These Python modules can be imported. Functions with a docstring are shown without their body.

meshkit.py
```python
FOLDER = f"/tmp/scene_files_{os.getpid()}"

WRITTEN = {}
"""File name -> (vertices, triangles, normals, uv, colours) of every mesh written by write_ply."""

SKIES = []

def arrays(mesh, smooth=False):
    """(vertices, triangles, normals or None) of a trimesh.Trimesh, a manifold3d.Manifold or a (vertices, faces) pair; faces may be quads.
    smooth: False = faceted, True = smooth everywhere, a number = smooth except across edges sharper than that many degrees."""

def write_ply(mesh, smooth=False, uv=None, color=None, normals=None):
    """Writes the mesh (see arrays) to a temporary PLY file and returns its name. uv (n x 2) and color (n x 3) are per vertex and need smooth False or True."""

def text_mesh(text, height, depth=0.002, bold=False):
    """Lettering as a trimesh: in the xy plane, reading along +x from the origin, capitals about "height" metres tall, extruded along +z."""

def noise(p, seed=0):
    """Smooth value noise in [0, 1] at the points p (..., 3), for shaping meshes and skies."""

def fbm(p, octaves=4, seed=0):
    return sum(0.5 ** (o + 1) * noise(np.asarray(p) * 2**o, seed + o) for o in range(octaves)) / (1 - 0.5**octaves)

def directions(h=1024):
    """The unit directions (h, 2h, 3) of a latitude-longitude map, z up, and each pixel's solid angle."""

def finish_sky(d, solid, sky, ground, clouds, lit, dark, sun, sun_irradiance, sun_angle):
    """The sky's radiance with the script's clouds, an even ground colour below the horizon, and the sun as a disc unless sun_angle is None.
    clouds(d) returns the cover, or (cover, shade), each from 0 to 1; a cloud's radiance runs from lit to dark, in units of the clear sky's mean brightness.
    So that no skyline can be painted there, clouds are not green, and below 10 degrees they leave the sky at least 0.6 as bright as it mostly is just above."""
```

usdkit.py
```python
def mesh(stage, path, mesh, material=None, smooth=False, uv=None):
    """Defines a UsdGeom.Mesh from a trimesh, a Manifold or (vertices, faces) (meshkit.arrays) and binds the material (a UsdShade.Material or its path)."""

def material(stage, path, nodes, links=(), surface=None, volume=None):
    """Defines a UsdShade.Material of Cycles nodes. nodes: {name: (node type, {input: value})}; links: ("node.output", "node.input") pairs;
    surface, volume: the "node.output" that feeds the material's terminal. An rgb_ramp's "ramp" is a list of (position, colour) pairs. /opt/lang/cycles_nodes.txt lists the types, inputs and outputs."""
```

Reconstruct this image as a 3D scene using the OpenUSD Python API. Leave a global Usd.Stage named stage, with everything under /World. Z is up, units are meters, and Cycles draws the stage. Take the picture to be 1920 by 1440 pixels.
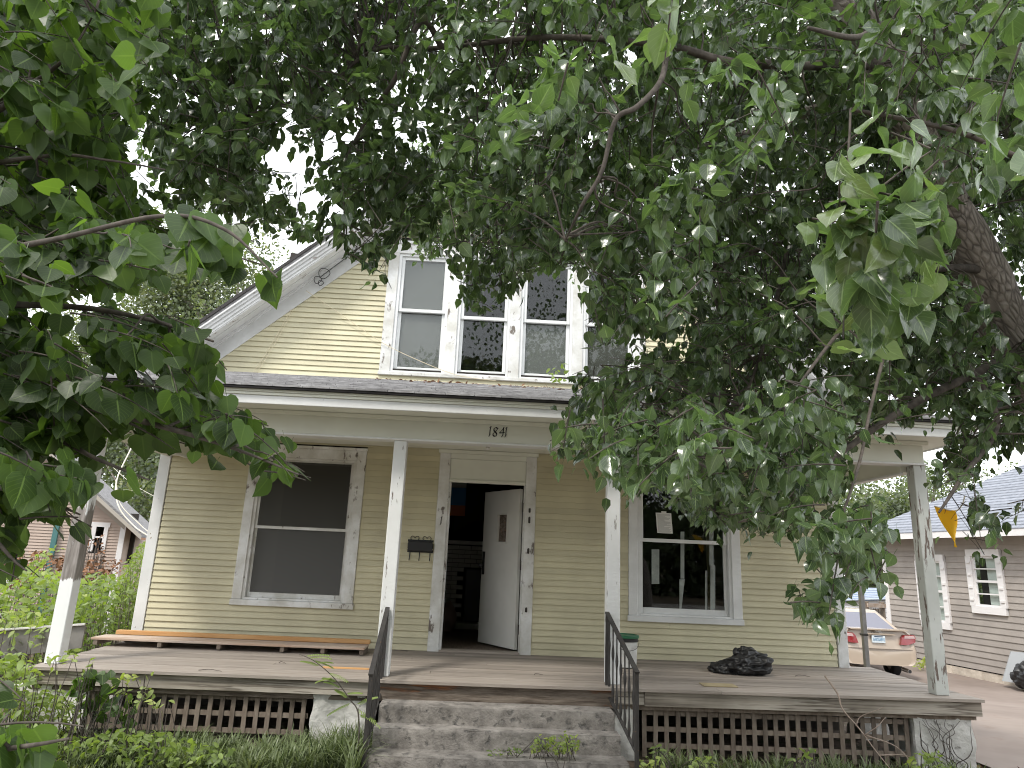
import math, random
import numpy as np, trimesh, shapely, manifold3d
import shapely.geometry as sg
import usdkit, meshkit
from pxr import Usd, UsdGeom, UsdLux, UsdShade, Gf, Sdf, Vt

stage = Usd.Stage.CreateInMemory()
UsdGeom.SetStageUpAxis(stage, 'Z'); UsdGeom.SetStageMetersPerUnit(stage, 1.0)
UsdGeom.Xform.Define(stage, '/World'); UsdGeom.Scope.Define(stage, '/World/Looks')
rnd = random.Random(7); rng = np.random.default_rng(11)

# ------------------------------------------------------------------ camera, sky, sun
CAM = np.array([-0.0091, -8.8642, 1.1023]); YAW, PITCH, ROLL, FPX = 0.03, 0.2501, 0.0434, 1291.4
EXPOSURE = 1.25
F = np.array([math.sin(YAW)*math.cos(PITCH), math.cos(YAW)*math.cos(PITCH), math.sin(PITCH)])
_r = np.array([math.cos(YAW), -math.sin(YAW), 0]); _u = np.cross(_r, F)
RT = math.cos(ROLL)*_r + math.sin(ROLL)*_u; UP = -math.sin(ROLL)*_r + math.cos(ROLL)*_u
cam = UsdGeom.Camera.Define(stage, '/World/camera')
m4 = np.eye(4); m4[0, :3] = RT; m4[1, :3] = UP; m4[2, :3] = -F; m4[3, :3] = CAM
cam.AddTransformOp().Set(Gf.Matrix4d(*m4.ravel().tolist()))
cam.CreateHorizontalApertureAttr(36.0); cam.CreateVerticalApertureAttr(27.0)
cam.CreateFocalLengthAttr(36.0*FPX/1920); cam.CreateExposureAttr(EXPOSURE)
cam.CreateClippingRangeAttr(Gf.Vec2f(0.05, 5000))

SUN = np.array([-0.36, -0.46, 0.80]); SUN /= np.linalg.norm(SUN)
el, rot = math.asin(SUN[2]), math.atan2(SUN[0], SUN[1])
sky = UsdLux.DomeLight.Define(stage, '/World/sky')
sky.GetPrim().SetCustomDataByKey('kind', 'structure'); sky.GetPrim().SetCustomDataByKey('label', 'bright white hazy overcast summer sky'); sky.GetPrim().SetCustomDataByKey('category', 'sky')
skm = usdkit.material(stage, '/World/Looks/sky_look', {
    'tex': ('sky_texture', dict(sky_type='single_scattering', sun_disc=False, sun_elevation=el, sun_rotation=rot, air_density=1.0, aerosol_density=2.0, ozone_density=1.0)),
    'tc': ('texture_coordinate', {}),
    'n': ('noise_texture', dict(scale=2.2, detail=5.0, roughness=0.55)),
    'rp': ('rgb_ramp', {'ramp': [(0.25, (0.80,)*3), (0.6, (0.97,)*3)]}),
    'mx': ('mix_color', dict(b=(7.4, 7.6, 7.8))),
    'bg': ('background_shader', dict(strength=0.12))},
    [('tc.generated', 'n.vector'), ('n.fac', 'rp.fac'), ('rp.color', 'mx.fac'), ('tex.color', 'mx.a'), ('mx.result', 'bg.color')], surface='bg.background')
UsdShade.MaterialBindingAPI.Apply(sky.GetPrim()).Bind(skm)
sun = UsdLux.DistantLight.Define(stage, '/World/sun')
sun.CreateIntensityAttr(0.3); sun.CreateAngleAttr(10.0); sun.CreateNormalizeAttr(True); sun.CreateColorAttr(Gf.Vec3f(1.0, 0.95, 0.86))
z_ = SUN; x_ = np.cross([0, 0, 1], z_); x_ /= np.linalg.norm(x_); y_ = np.cross(z_, x_)
ms = np.eye(4); ms[0, :3] = x_; ms[1, :3] = y_; ms[2, :3] = z_
sun.AddTransformOp().Set(Gf.Matrix4d(*ms.ravel().tolist()))

# ------------------------------------------------------------------ measuring: a viewing ray into the place
def ray(px, py): return F + RT*(px-960)/FPX - UP*(py-720)/FPX
def aty(px, py, Y): d = ray(px, py); return CAM + d*(Y-CAM[1])/d[1]
def atz(px, py, Z): d = ray(px, py); return CAM + d*(Z-CAM[2])/d[2]
def atd(px, py, t): return CAM + ray(px, py)*t
def proj(P):
    d = np.asarray(P) - CAM; w = d@F
    return np.stack([960+FPX*(d@RT)/w, 720-FPX*(d@UP)/w], -1), w

# ------------------------------------------------------------------ objects
used = {}
def numbered(path):
    n = used.get(path, -1) + 1; used[path] = n
    return path if n == 0 else f'{path}_{n:03d}'
def ppath(p): return '/World' if p is None else str(p.GetPath())
def tag(p, label=None, cat=None, group=None, kind=None):
    for k, v in (('label', label), ('category', cat), ('group', group), ('kind', kind)):
        if v: p.SetCustomDataByKey(k, v)
    return p
def thing(name, label=None, cat=None, group=None, parent=None, loc=None):
    x = UsdGeom.Xform.Define(stage, numbered(ppath(parent)+'/'+name))
    if loc is not None: x.AddTranslateOp().Set(Gf.Vec3d(*map(float, loc)))
    return tag(x.GetPrim(), label, cat, group)
def obj(name, mesh, mat, parent=None, smooth=False, uv=None, tint=None, label=None, cat=None, group=None, kind=None):
    if isinstance(mesh, MB): mesh = mesh.arr()
    m = usdkit.mesh(stage, numbered(ppath(parent)+'/'+name), mesh, mat, smooth=smooth, uv=uv)
    if tint is not None:
        UsdGeom.PrimvarsAPI(m).CreatePrimvar('tint', Sdf.ValueTypeNames.FloatArray, 'vertex').Set(Vt.FloatArray.FromNumpy(np.asarray(tint, np.float32)))
    return tag(m.GetPrim(), label, cat, group, kind)
def inst(src, name, label, cat, group, loc, rotz=0, scale=1.0):
    x = UsdGeom.Xform.Define(stage, numbered('/World/'+name))
    x.AddTranslateOp().Set(Gf.Vec3d(*map(float, loc))); x.AddRotateZOp().Set(float(rotz)); x.AddScaleOp().Set(Gf.Vec3f(scale, scale, scale))
    p = x.GetPrim(); p.GetReferences().AddInternalReference(src.GetPath()); p.SetInstanceable(True)
    return tag(p, label, cat, group)

class MB:
    def __init__(s): s.v, s.f, s.n = [], [], 0
    def add(s, v, f):
        v = np.asarray(v, float); s.v.append(v); f = np.asarray(f, int)
        if f.shape[1] == 4: f = np.vstack([f[:, [0, 1, 2]], f[:, [0, 2, 3]]])
        s.f.append(f+s.n); s.n += len(v); return s
    def hexa(s, v):   # 8 corners: bottom ring 0-3, top ring 4-7
        return s.add(v, [[3, 2, 1, 0], [4, 5, 6, 7], [0, 1, 5, 4], [1, 2, 6, 5], [2, 3, 7, 6], [3, 0, 4, 7]])
    def box(s, x0, x1, y0, y1, z0, z1):
        return s.hexa([(x0, y0, z0), (x1, y0, z0), (x1, y1, z0), (x0, y1, z0), (x0, y0, z1), (x1, y0, z1), (x1, y1, z1), (x0, y1, z1)])
    def bar(s, a, b, w, h, up=(0, 0, 1)):
        a, b = np.array(a, float), np.array(b, float); d = (b-a)/np.linalg.norm(b-a)
        sd = np.cross(d, up); sd /= np.linalg.norm(sd); u = np.cross(sd, d); sd, u = sd*w/2, u*h/2
        return s.hexa([a-sd-u, a+sd-u, b+sd-u, b-sd-u, a-sd+u, a+sd+u, b+sd+u, b-sd+u])
    def tube(s, pts, rad, sides=6):
        p = np.asarray(pts, float); r = np.broadcast_to(rad, (len(p),))
        t = np.gradient(p, axis=0); t /= np.linalg.norm(t, axis=1, keepdims=True)+1e-12
        ref = np.array([0, 0, 1.0]) if abs(t[0, 2]) < .9 else np.array([1.0, 0, 0])
        A = []
        a = np.cross(t[0], ref); a /= np.linalg.norm(a)
        for i in range(len(p)):
            a = a - t[i]*(a@t[i]); a /= np.linalg.norm(a)+1e-12; A.append(a)
        A = np.array(A); B = np.cross(t, A); g = np.arange(sides)*2*np.pi/sides
        v = p[:, None] + r[:, None, None]*(np.cos(g)[None, :, None]*A[:, None]+np.sin(g)[None, :, None]*B[:, None])
        i, j = np.meshgrid(np.arange(len(p)-1), np.arange(sides), indexing='ij'); k = (j+1) % sides
        q = np.stack([i*sides+j, i*sides+k, (i+1)*sides+k, (i+1)*sides+j], -1).reshape(-1, 4)
        v = v.reshape(-1, 3); n = len(v); e = (len(p)-1)*sides
        tri = np.vstack([q[:, [0, 1, 2]], q[:, [0, 2, 3]], [[n, (x+1) % sides, x] for x in range(sides)], [[n+1, e+x, e+(x+1) % sides] for x in range(sides)]])
        return s.add(np.vstack([v, p[0], p[-1]]), tri)
    def tm(s, m): return s.add(*meshkit.arrays(m)[:2])
    def quad(s, a, b, c, d): return s.add([a, b, c, d], [[0, 1, 2, 3]])
    def arr(s): return np.vstack(s.v), np.vstack(s.f)
    def xf(s, fn): s.v = [fn(v) for v in s.v]; return s
def chamfer(x0, x1, y0, y1, z0, z1, c):
    P = []
    for x, sx in ((x0, 1), (x1, -1)):
        for y, sy in ((y0, 1), (y1, -1)):
            for z, sz in ((z0, 1), (z1, -1)):
                P += [(x+sx*c, y+sy*c, z), (x+sx*c, y, z+sz*c), (x, y+sy*c, z+sz*c)]
    return meshkit.arrays(manifold3d.Manifold.hull_points(np.array(P, np.float64)))[:2]
def cbox(x0, x1, y0, y1, z0, z1, c=.004): return MB().add(*chamfer(x0, x1, y0, y1, z0, z1, c))
def spline(pts, n=8):
    p = np.asarray(pts, float); P = np.vstack([2*p[0]-p[1], p, 2*p[-1]-p[-2]]); out = []
    for i in range(len(p)-1):
        a, b, c, d = P[i:i+4]
        for t in np.linspace(0, 1, n, endpoint=False):
            out.append(.5*((2*b)+(c-a)*t+(2*a-5*b+4*c-d)*t*t+(3*b-a-3*c+d)*t**3))
    out.append(p[-1]); return np.array(out)

# ------------------------------------------------------------------ materials
def mat(name, nodes, links, surface='p.BSDF'): return usdkit.material(stage, '/World/Looks/'+name, nodes, links, surface=surface)
def plain(name, col, rough=.6, **kw): return mat(name, {'p': ('principled_bsdf', dict(base_color=col, roughness=rough, **kw))}, [])
def varied(name, c1, c2, scale=3.0, rough=.75, stretch=(1, 1, 1), detail=6.0, spots=None, spot_scale=25.0, spot_at=(.66, .72), spot_stretch=None, bump=.25, bdist=.004, rand=.12, ramp=(.35, .65), bscale=60.0, spec=.4):
    """two tones mixed by noise, optional worn spots with a tone of their own, a relief, and a tone that differs from piece to piece"""
    N = {'g': ('geometry', {}), 'mp': ('mapping', dict(scale=stretch)), 'n': ('noise_texture', dict(scale=scale, detail=detail, roughness=.62)),
         'r': ('rgb_ramp', {'ramp': [(ramp[0], c1), (ramp[1], c2)]}), 'oi': ('object_info', {}),
         'mr': ('map_range', dict(to_min=1-rand, to_max=1+rand)), 'hs': ('hsv', {}),
         'n2': ('noise_texture', dict(scale=bscale, detail=4.0)), 'b': ('bump', dict(strength=bump, distance=bdist)),
         'p': ('principled_bsdf', dict(roughness=rough, specular_ior_level=spec))}
    L = [('g.position', 'mp.vector'), ('mp.vector', 'n.vector'), ('n.fac', 'r.fac'), ('oi.random', 'mr.value'), ('mr.result', 'hs.value'), ('mp.vector', 'n2.vector'), ('b.normal', 'p.normal')]
    if spots is not None:
        N['ms'] = ('mapping', dict(scale=spot_stretch or stretch)); N['ns'] = ('noise_texture', dict(scale=spot_scale, detail=7.0, roughness=.65))
        N['rs'] = ('rgb_ramp', {'ramp': [(spot_at[0], (0, 0, 0)), (spot_at[1], (1, 1, 1))]}); N['mx'] = ('mix_color', dict(b=spots))
        N['ad'] = ('math', dict(math_type='subtract'))
        L += [('g.position', 'ms.vector'), ('ms.vector', 'ns.vector'), ('ns.fac', 'rs.fac'), ('rs.color', 'mx.fac'), ('r.color', 'mx.a'), ('mx.result', 'hs.color'),
              ('n2.fac', 'ad.value1'), ('rs.color', 'ad.value2'), ('ad.value', 'b.height')]
    else: L += [('r.color', 'hs.color'), ('n2.fac', 'b.height')]
    L.append(('hs.color', 'p.base_color'))
    return mat(name, N, L)
WHITE1, WHITE2, GREYWOOD = (.79, .80, .80), (.68, .69, .685), (.17, .145, .125)
M = {}
M['siding'] = varied('siding_look', (.63, .59, .415), (.54, .50, .35), 1.6, .62, spots=(.20, .155, .09), spot_scale=9, spot_at=(.73, .78), spot_stretch=(1, 1, 2.2), rand=.07, bscale=40)
M['white'] = varied('white_trim_look', WHITE1, WHITE2, 2.5, .5, spots=(.27, .24, .21), spot_scale=11, spot_at=(.68, .73), rand=.05)
M['whitew'] = varied('worn_white_trim_look', WHITE1, (.55, .54, .50), 3.5, .55, spots=GREYWOOD, spot_scale=9, spot_at=(.60, .66), spot_stretch=(1, 1, .5), rand=.05)
M['post'] = varied('post_paint_look', (.82, .83, .83), (.73, .74, .73), 2.0, .5, spots=(.2, .17, .15), spot_scale=12, spot_at=(.63, .67), spot_stretch=(2.2, 2.2, .35), rand=.03)
M['postold'] = varied('peeling_post_look', (.62, .64, .61), (.50, .52, .49), 2.0, .6, spots=(.16, .12, .10), spot_scale=7, spot_at=(.57, .60), spot_stretch=(3, 3, .45), rand=.03)
M['postbare'] = mat('half_bare_post_look', {'g': ('geometry', {}), 'sx': ('separate_xyz', {}), 'zr': ('rgb_ramp', {'ramp': [(.0, (0, 0, 0)), (.29, (0, 0, 0)), (.325, (.36,)*3), (.55, (.36,)*3), (.66, (.06,)*3), (1.0, (0, 0, 0))]}), 'zm': ('math', dict(math_type='multiply', value2=.42)),
    'mp': ('mapping', dict(scale=(3, 3, .35))), 'n': ('noise_texture', dict(scale=11, detail=8, roughness=.7)), 'ad': ('math', dict(math_type='add')), 'r': ('rgb_ramp', {'ramp': [(.68, (0, 0, 0)), (.73, (1, 1, 1))]}),
    'n2': ('noise_texture', dict(scale=18, detail=6)), 'w': ('rgb_ramp', {'ramp': [(.3, (.16, .14, .125)), (.7, (.34, .31, .29))]}), 'mx': ('mix_color', dict(a=(.82, .83, .83))), 'b': ('bump', dict(strength=.3, distance=.003)), 'p': ('principled_bsdf', dict(roughness=.6))},
    [('g.position', 'sx.vector'), ('sx.z', 'zm.value1'), ('zm.value', 'zr.fac'), ('g.position', 'mp.vector'), ('mp.vector', 'n.vector'), ('n.fac', 'ad.value1'), ('zr.color', 'ad.value2'), ('ad.value', 'r.fac'), ('mp.vector', 'n2.vector'), ('n2.fac', 'w.fac'), ('r.color', 'mx.fac'), ('w.color', 'mx.b'), ('mx.result', 'p.base_color'), ('r.color', 'b.height'), ('b.normal', 'p.normal')])
M['cream'] = varied('cream_trim_look', (.77, .785, .70), (.70, .71, .635), 1.5, .55, spots=(.33, .30, .22), spot_scale=5, spot_at=(.70, .78), rand=.05)
M['rake'] = varied('peeling_rake_look', (.74, .75, .75), (.60, .60, .59), 2.2, .5, spots=(.24, .19, .165), spot_scale=6, spot_at=(.64, .69), spot_stretch=(.8, 1.5, .8), rand=.05)
M['deck'] = varied('deck_board_look', (.235, .20, .17), (.37, .325, .285), 2.2, .8, stretch=(.8, 14, 14), spots=(.12, .09, .07), spot_scale=1.6, spot_at=(.62, .74), rand=.22, bscale=12, ramp=(.3, .7))
M['ring'] = mat('grained_fascia_look', {'g': ('geometry', {}), 'mp': ('mapping', dict(scale=(.55, 6.0, 17.0))),
    'w': ('wave_texture', dict(wave_type='rings', rings_direction='z', profile='saw', scale=2.2, distortion=6.0, detail=4.0, detail_scale=1.1)),
    'r': ('rgb_ramp', {'ramp': [(.0, (.155, .13, .105)), (.35, (.33, .29, .24)), (.9, (.44, .40, .345)), (1.0, (.20, .17, .14))]}),
    'n': ('noise_texture', dict(scale=2.0, detail=5)), 'r2': ('rgb_ramp', {'ramp': [(.35, (.62, .62, .60)), (.62, (1, 1, 1))]}), 'mx': ('mix_color', dict(blend_type='multiply', fac=1.0)),
    'b': ('bump', dict(strength=.3, distance=.004)), 'p': ('principled_bsdf', dict(roughness=.8))},
    [('g.position', 'mp.vector'), ('mp.vector', 'w.vector'), ('w.fac', 'r.fac'), ('g.position', 'n.vector'), ('n.fac', 'r2.fac'), ('r.color', 'mx.a'), ('r2.color', 'mx.b'), ('mx.result', 'p.base_color'), ('w.fac', 'b.height'), ('b.normal', 'p.normal')])
M['rot'] = varied('rotten_wood_look', (.085, .065, .05), (.24, .20, .165), 3.0, .9, stretch=(1, 6, 9), spots=(.27, .115, .05), spot_scale=1.1, spot_at=(.6, .68), bump=.8, bdist=.01, bscale=10)
M['lattice'] = varied('lattice_wood_look', (.13, .10, .078), (.215, .178, .145), 6.0, .85, stretch=(3, 3, 1), rand=.25)
M['orange'] = varied('new_plank_look', (.52, .27, .105), (.62, .37, .17), 3.0, .7, stretch=(.6, 9, 9), spots=(.22, .10, .045), spot_scale=2.0, spot_at=(.68, .74))
M['paleplank'] = varied('pale_plank_look', (.52, .44, .375), (.40, .27, .19), 1.2, .75, stretch=(.7, 6, 6), spots=(.14, .08, .06), spot_scale=3, spot_at=(.66, .72))
M['concrete'] = varied('step_concrete_look', (.17, .156, .142), (.345, .32, .292), 7.0, .92, spots=(.115, .112, .107), spot_scale=13, spot_at=(.57, .70), bump=.9, bdist=.01, bscale=55, detail=12, spec=.2)
M['pier'] = varied('painted_stone_pier_look', (.66, .65, .62), (.50, .49, .46), 6.0, .85, spots=(.26, .24, .21), spot_scale=9, spot_at=(.60, .68), bump=1.0, bdist=.012, bscale=22)
M['iron'] = varied('rail_iron_look', (.028, .026, .025), (.05, .046, .043), 14.0, .5, spots=(.13, .075, .045), spot_scale=30, spot_at=(.62, .70))
M['black'] = plain('black_metal_look', (.018, .018, .02), .45)
M['ink'] = plain('black_numeral_look', (.012, .012, .012), .5)
M['hinge'] = plain('dark_hinge_look', (.05, .042, .036), .5, metallic=.6)
M['shingle'] = varied('shingle_look', (.19, .185, .19), (.36, .355, .36), 9.0, .95, stretch=(1, 3, 3), rand=.22, bscale=250, bump=.5)
M['shingle_edge'] = plain('shingle_edge_look', (.045, .042, .042), .9)
M['dark_room'] = plain('dark_room_look', (.035, .03, .027), .9)  # near-black, so the dimness indoors sits in the wall colour
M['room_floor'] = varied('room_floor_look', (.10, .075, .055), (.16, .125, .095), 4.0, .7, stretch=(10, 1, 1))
M['hearth'] = varied('hearth_brick_look', (.50, .49, .45), (.62, .60, .56), 8.0, .8)
M['glass'] = mat('window_glass_look', {'t': ('transparent_bsdf', dict(color=(.93, .95, .94))), 'gl': ('glossy_bsdf', dict(color=(1, 1, 1), roughness=.015)), 'fr': ('layer_weight', dict(blend=.5)), 'pw': ('math', dict(math_type='power', value2=5.0)), 'ma': ('math', dict(math_type='multiply_add', value2=.9, value3=.03)), 'm': ('mix_closure', {})},
    [('fr.facing', 'pw.value1'), ('pw.value', 'ma.value1'), ('ma.value', 'm.fac'), ('t.BSDF', 'm.closure1'), ('gl.BSDF', 'm.closure2')], surface='m.closure')
M['screen'] = mat('screen_and_sheen_look', {'t': ('transparent_bsdf', {}), 'd': ('diffuse_bsdf', dict(color=(.19, .188, .182))), 'm': ('mix_closure', dict(fac=.62))}, [('t.BSDF', 'm.closure1'), ('d.BSDF', 'm.closure2')], surface='m.closure')
M['screenm'] = mat('dusty_screen_look', {'t': ('transparent_bsdf', {}), 'd': ('diffuse_bsdf', dict(color=(.115, .113, .108))), 'm': ('mix_closure', dict(fac=.64))}, [('t.BSDF', 'm.closure1'), ('d.BSDF', 'm.closure2')], surface='m.closure')
M['screend'] = mat('dark_screen_look', {'t': ('transparent_bsdf', {}), 'd': ('diffuse_bsdf', dict(color=(.072, .070, .062))), 'm': ('mix_closure', dict(fac=.60))}, [('t.BSDF', 'm.closure1'), ('d.BSDF', 'm.closure2')], surface='m.closure')
M['doorw'] = varied('door_paint_look', (.70, .695, .665), (.62, .615, .58), 2.0, .5, spots=(.16, .12, .10), spot_scale=26, spot_at=(.73, .76), rand=.02)
M['paper'] = plain('paper_look', (.72, .72, .69), .7)
M['print'] = plain('faded_print_look', (.30, .30, .30), .8)
M['cloth'] = varied('curtain_strip_look', (.50, .50, .49), (.36, .36, .36), 7.0, .8)
M['bag'] = plain('black_plastic_look', (.012, .012, .013), .42)
M['shadestone'] = plain('shaded_foundation_look', (.09, .08, .07), .95)  # foundation colour darkened to hold the shade under the porch
M['green'] = plain('green_lid_look', (.02, .115, .055), .4)
M['pail'] = varied('pail_look', (.66, .66, .64), (.55, .55, .54), 9.0, .45)
M['card'] = varied('cardboard_look', (.40, .33, .20), (.32, .26, .15), 6.0, .9)
M['flag'] = mat('yellow_flag_look', {'p': ('principled_bsdf', dict(base_color=(.82, .57, .015), roughness=.6)), 't': ('translucent_bsdf', dict(color=(.85, .5, .02))), 'm': ('mix_closure', dict(fac=.35))}, [('p.BSDF', 'm.closure1'), ('t.BSDF', 'm.closure2')], surface='m.closure')
M['wire'] = plain('white_cable_look', (.62, .58, .50), .6)
M['string'] = plain('pale_string_look', (.66, .58, .42), .8)
M['dkwire'] = plain('dark_cable_look', (.05, .05, .05), .6)
M['soil'] = varied('soil_look', (.075, .055, .04), (.15, .11, .08), 8.0, .95, spots=(.05, .06, .02), spot_scale=3, spot_at=(.5, .62), bump=1.0, bdist=.02, bscale=30)
M['drive'] = varied('driveway_look', (.185, .146, .124), (.25, .205, .178), .8, .9, spots=(.20, .145, .115), spot_scale=1.6, spot_at=(.58, .72), bump=.4, bscale=50, detail=9)
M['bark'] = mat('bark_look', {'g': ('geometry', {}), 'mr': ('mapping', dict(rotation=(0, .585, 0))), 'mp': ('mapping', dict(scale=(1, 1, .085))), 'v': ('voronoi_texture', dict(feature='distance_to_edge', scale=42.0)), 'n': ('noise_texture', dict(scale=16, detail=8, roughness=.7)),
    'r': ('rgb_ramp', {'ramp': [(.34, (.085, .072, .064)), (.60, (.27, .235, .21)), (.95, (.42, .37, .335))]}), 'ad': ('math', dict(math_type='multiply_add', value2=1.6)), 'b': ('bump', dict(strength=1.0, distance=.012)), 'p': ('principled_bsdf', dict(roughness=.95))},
    [('g.position', 'mr.vector'), ('mr.vector', 'mp.vector'), ('mp.vector', 'v.vector'), ('mp.vector', 'n.vector'), ('ad.value', 'r.fac'), ('r.color', 'p.base_color'), ('v.distance', 'ad.value1'), ('n.fac', 'ad.value3'), ('ad.value', 'b.height'), ('b.normal', 'p.normal')])  # fissures darkened in the colour too, standing in for their shade
M['twig'] = varied('twig_bark_look', (.055, .046, .039), (.12, .102, .088), 30, .9)
M['deadtwig'] = varied('dead_twig_look', (.25, .19, .15), (.36, .29, .24), 30, .9)

def leaf_mat(name, dark, light, vein, trans=.28, rough=.36, veins=True, back=1.5, spec=.5, thru=(1.8, 1.95, .6)):
    """a leaf: tone from its 'tint', pale midrib and side veins along st, a paler matt underside, and light let through"""
    N = {'at': ('attribute', dict(attribute='tint')), 'r': ('rgb_ramp', {'ramp': [(0, dark), (.75, light), (1.0, tuple(min(1, c*k) for c, k in zip(light, (1.9, 1.6, 1.3))))]}),
         'g': ('geometry', {}), 'bk': ('mix_color', dict(b=tuple(min(1, c*back+.012) for c in light))), 'bf': ('math', dict(math_type='multiply', value2=.55)),
         'p': ('principled_bsdf', dict(roughness=rough, specular_ior_level=spec)), 't': ('translucent_bsdf', {}), 'tm': ('mix_color', dict(blend_type='multiply', fac=1.0, b=thru, use_clamp_result=False)), 'm': ('mix_closure', dict(fac=trans))}
    L = [('at.fac', 'r.fac'), ('g.backfacing', 'bf.value1'), ('bf.value', 'bk.fac')]
    if veins:
        N |= {'uv': ('uvmap', dict(attribute='st')), 'sx': ('separate_xyz', {}), 'ab': ('math', dict(math_type='absolute')), 'md': ('rgb_ramp', {'ramp': [(0, (1, 1, 1)), (.035, (1, 1, 1)), (.07, (0, 0, 0)), (.95, (0, 0, 0)), (1.0, (.7, .7, .7))]}),
              'sv': ('math', dict(math_type='multiply_add', value2=-.35)), 'sm': ('math', dict(math_type='multiply', value2=44.0)), 'ss': ('math', dict(math_type='sine')), 'sr': ('rgb_ramp', {'ramp': [(.86, (0, 0, 0)), (1.0, (.33, .33, .33))]}),
              'mxx': ('math', dict(math_type='maximum')), 'vc': ('mix_color', dict(b=vein)), 'nb': ('noise_texture', dict(scale=34.0, detail=3.0)), 'b': ('bump', dict(strength=.35, distance=.004))}
        L += [('uv.UV', 'sx.vector'), ('sx.x', 'ab.value1'), ('ab.value', 'md.fac'), ('ab.value', 'sv.value1'), ('sx.y', 'sv.value3'), ('sv.value', 'sm.value1'), ('sm.value', 'ss.value1'), ('ss.value', 'sr.fac'),
              ('md.color', 'mxx.value1'), ('sr.color', 'mxx.value2'), ('mxx.value', 'vc.fac'), ('r.color', 'vc.a'), ('vc.result', 'bk.a'), ('g.position', 'nb.vector'), ('nb.fac', 'b.height'), ('b.normal', 'p.normal')]
    else: L += [('r.color', 'bk.a')]
    L += [('bk.result', 'p.base_color'), ('bk.result', 'tm.a'), ('tm.result', 't.color'), ('p.BSDF', 'm.closure1'), ('t.BSDF', 'm.closure2')]
    return mat(name, N, L, surface='m.closure')
M['pearleaf'] = leaf_mat('pear_leaf_look', (.025, .044, .020), (.077, .116, .052), (.22, .29, .14), .25, .21, spec=.8, thru=(1.6, 1.9, .75))
M['redleaf'] = leaf_mat('redbud_leaf_look', (.024, .044, .014), (.066, .114, .031), (.12, .18, .06), .46, .42)
M['bushleaf'] = leaf_mat('bush_leaf_look', (.055, .095, .022), (.19, .25, .075), (.2, .3, .1), .3, .5, veins=False)
M['grassleaf'] = leaf_mat('grass_blade_look', (.018, .036, .013), (.13, .16, .075), (.2, .3, .1), .22, .42, veins=False)
M['farleaf'] = leaf_mat('far_leaf_look', (.035, .048, .03), (.105, .13, .075), (.2, .3, .1), .22, .55, veins=False)
M['deadleaf'] = plain('dead_leaf_look', (.20, .095, .045), .8)
# ------------------------------------------------------------------ ground and driveway
def gz(x, y):
    x, y = np.asarray(x, float), np.asarray(y, float)
    t = np.clip((y+1.5)/9.0, 0, 1); base = -.66 - .64*t*t*(3-2*t)
    return base + .05*(meshkit.noise(np.stack([x*.35, y*.35, x*0], -1), 3)-.5)
gx = np.r_[-900, -300, -120, -60, np.linspace(-30, 30, 81), 60, 120, 300, 900]; gy = np.r_[-900, -200, -60, np.linspace(-16, 40, 75), 60, 120, 300, 900]
X, Y = np.meshgrid(gx, gy, indexing='ij'); n0, n1 = X.shape
gi, gj = np.meshgrid(np.arange(n0-1), np.arange(n1-1), indexing='ij')
gq = np.stack([gi*n1+gj, (gi+1)*n1+gj, (gi+1)*n1+gj+1, gi*n1+gj+1], -1).reshape(-1, 4)
obj('ground', (np.stack([X, Y, gz(X, Y)], -1).reshape(-1, 3), gq), M['soil'], smooth=True, label='bare earth yard under the weeds and leaf litter', cat='ground', kind='structure')
dx = np.linspace(5.0, 9.4, 14); dy = np.linspace(-9.5, 19, 60)
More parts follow.
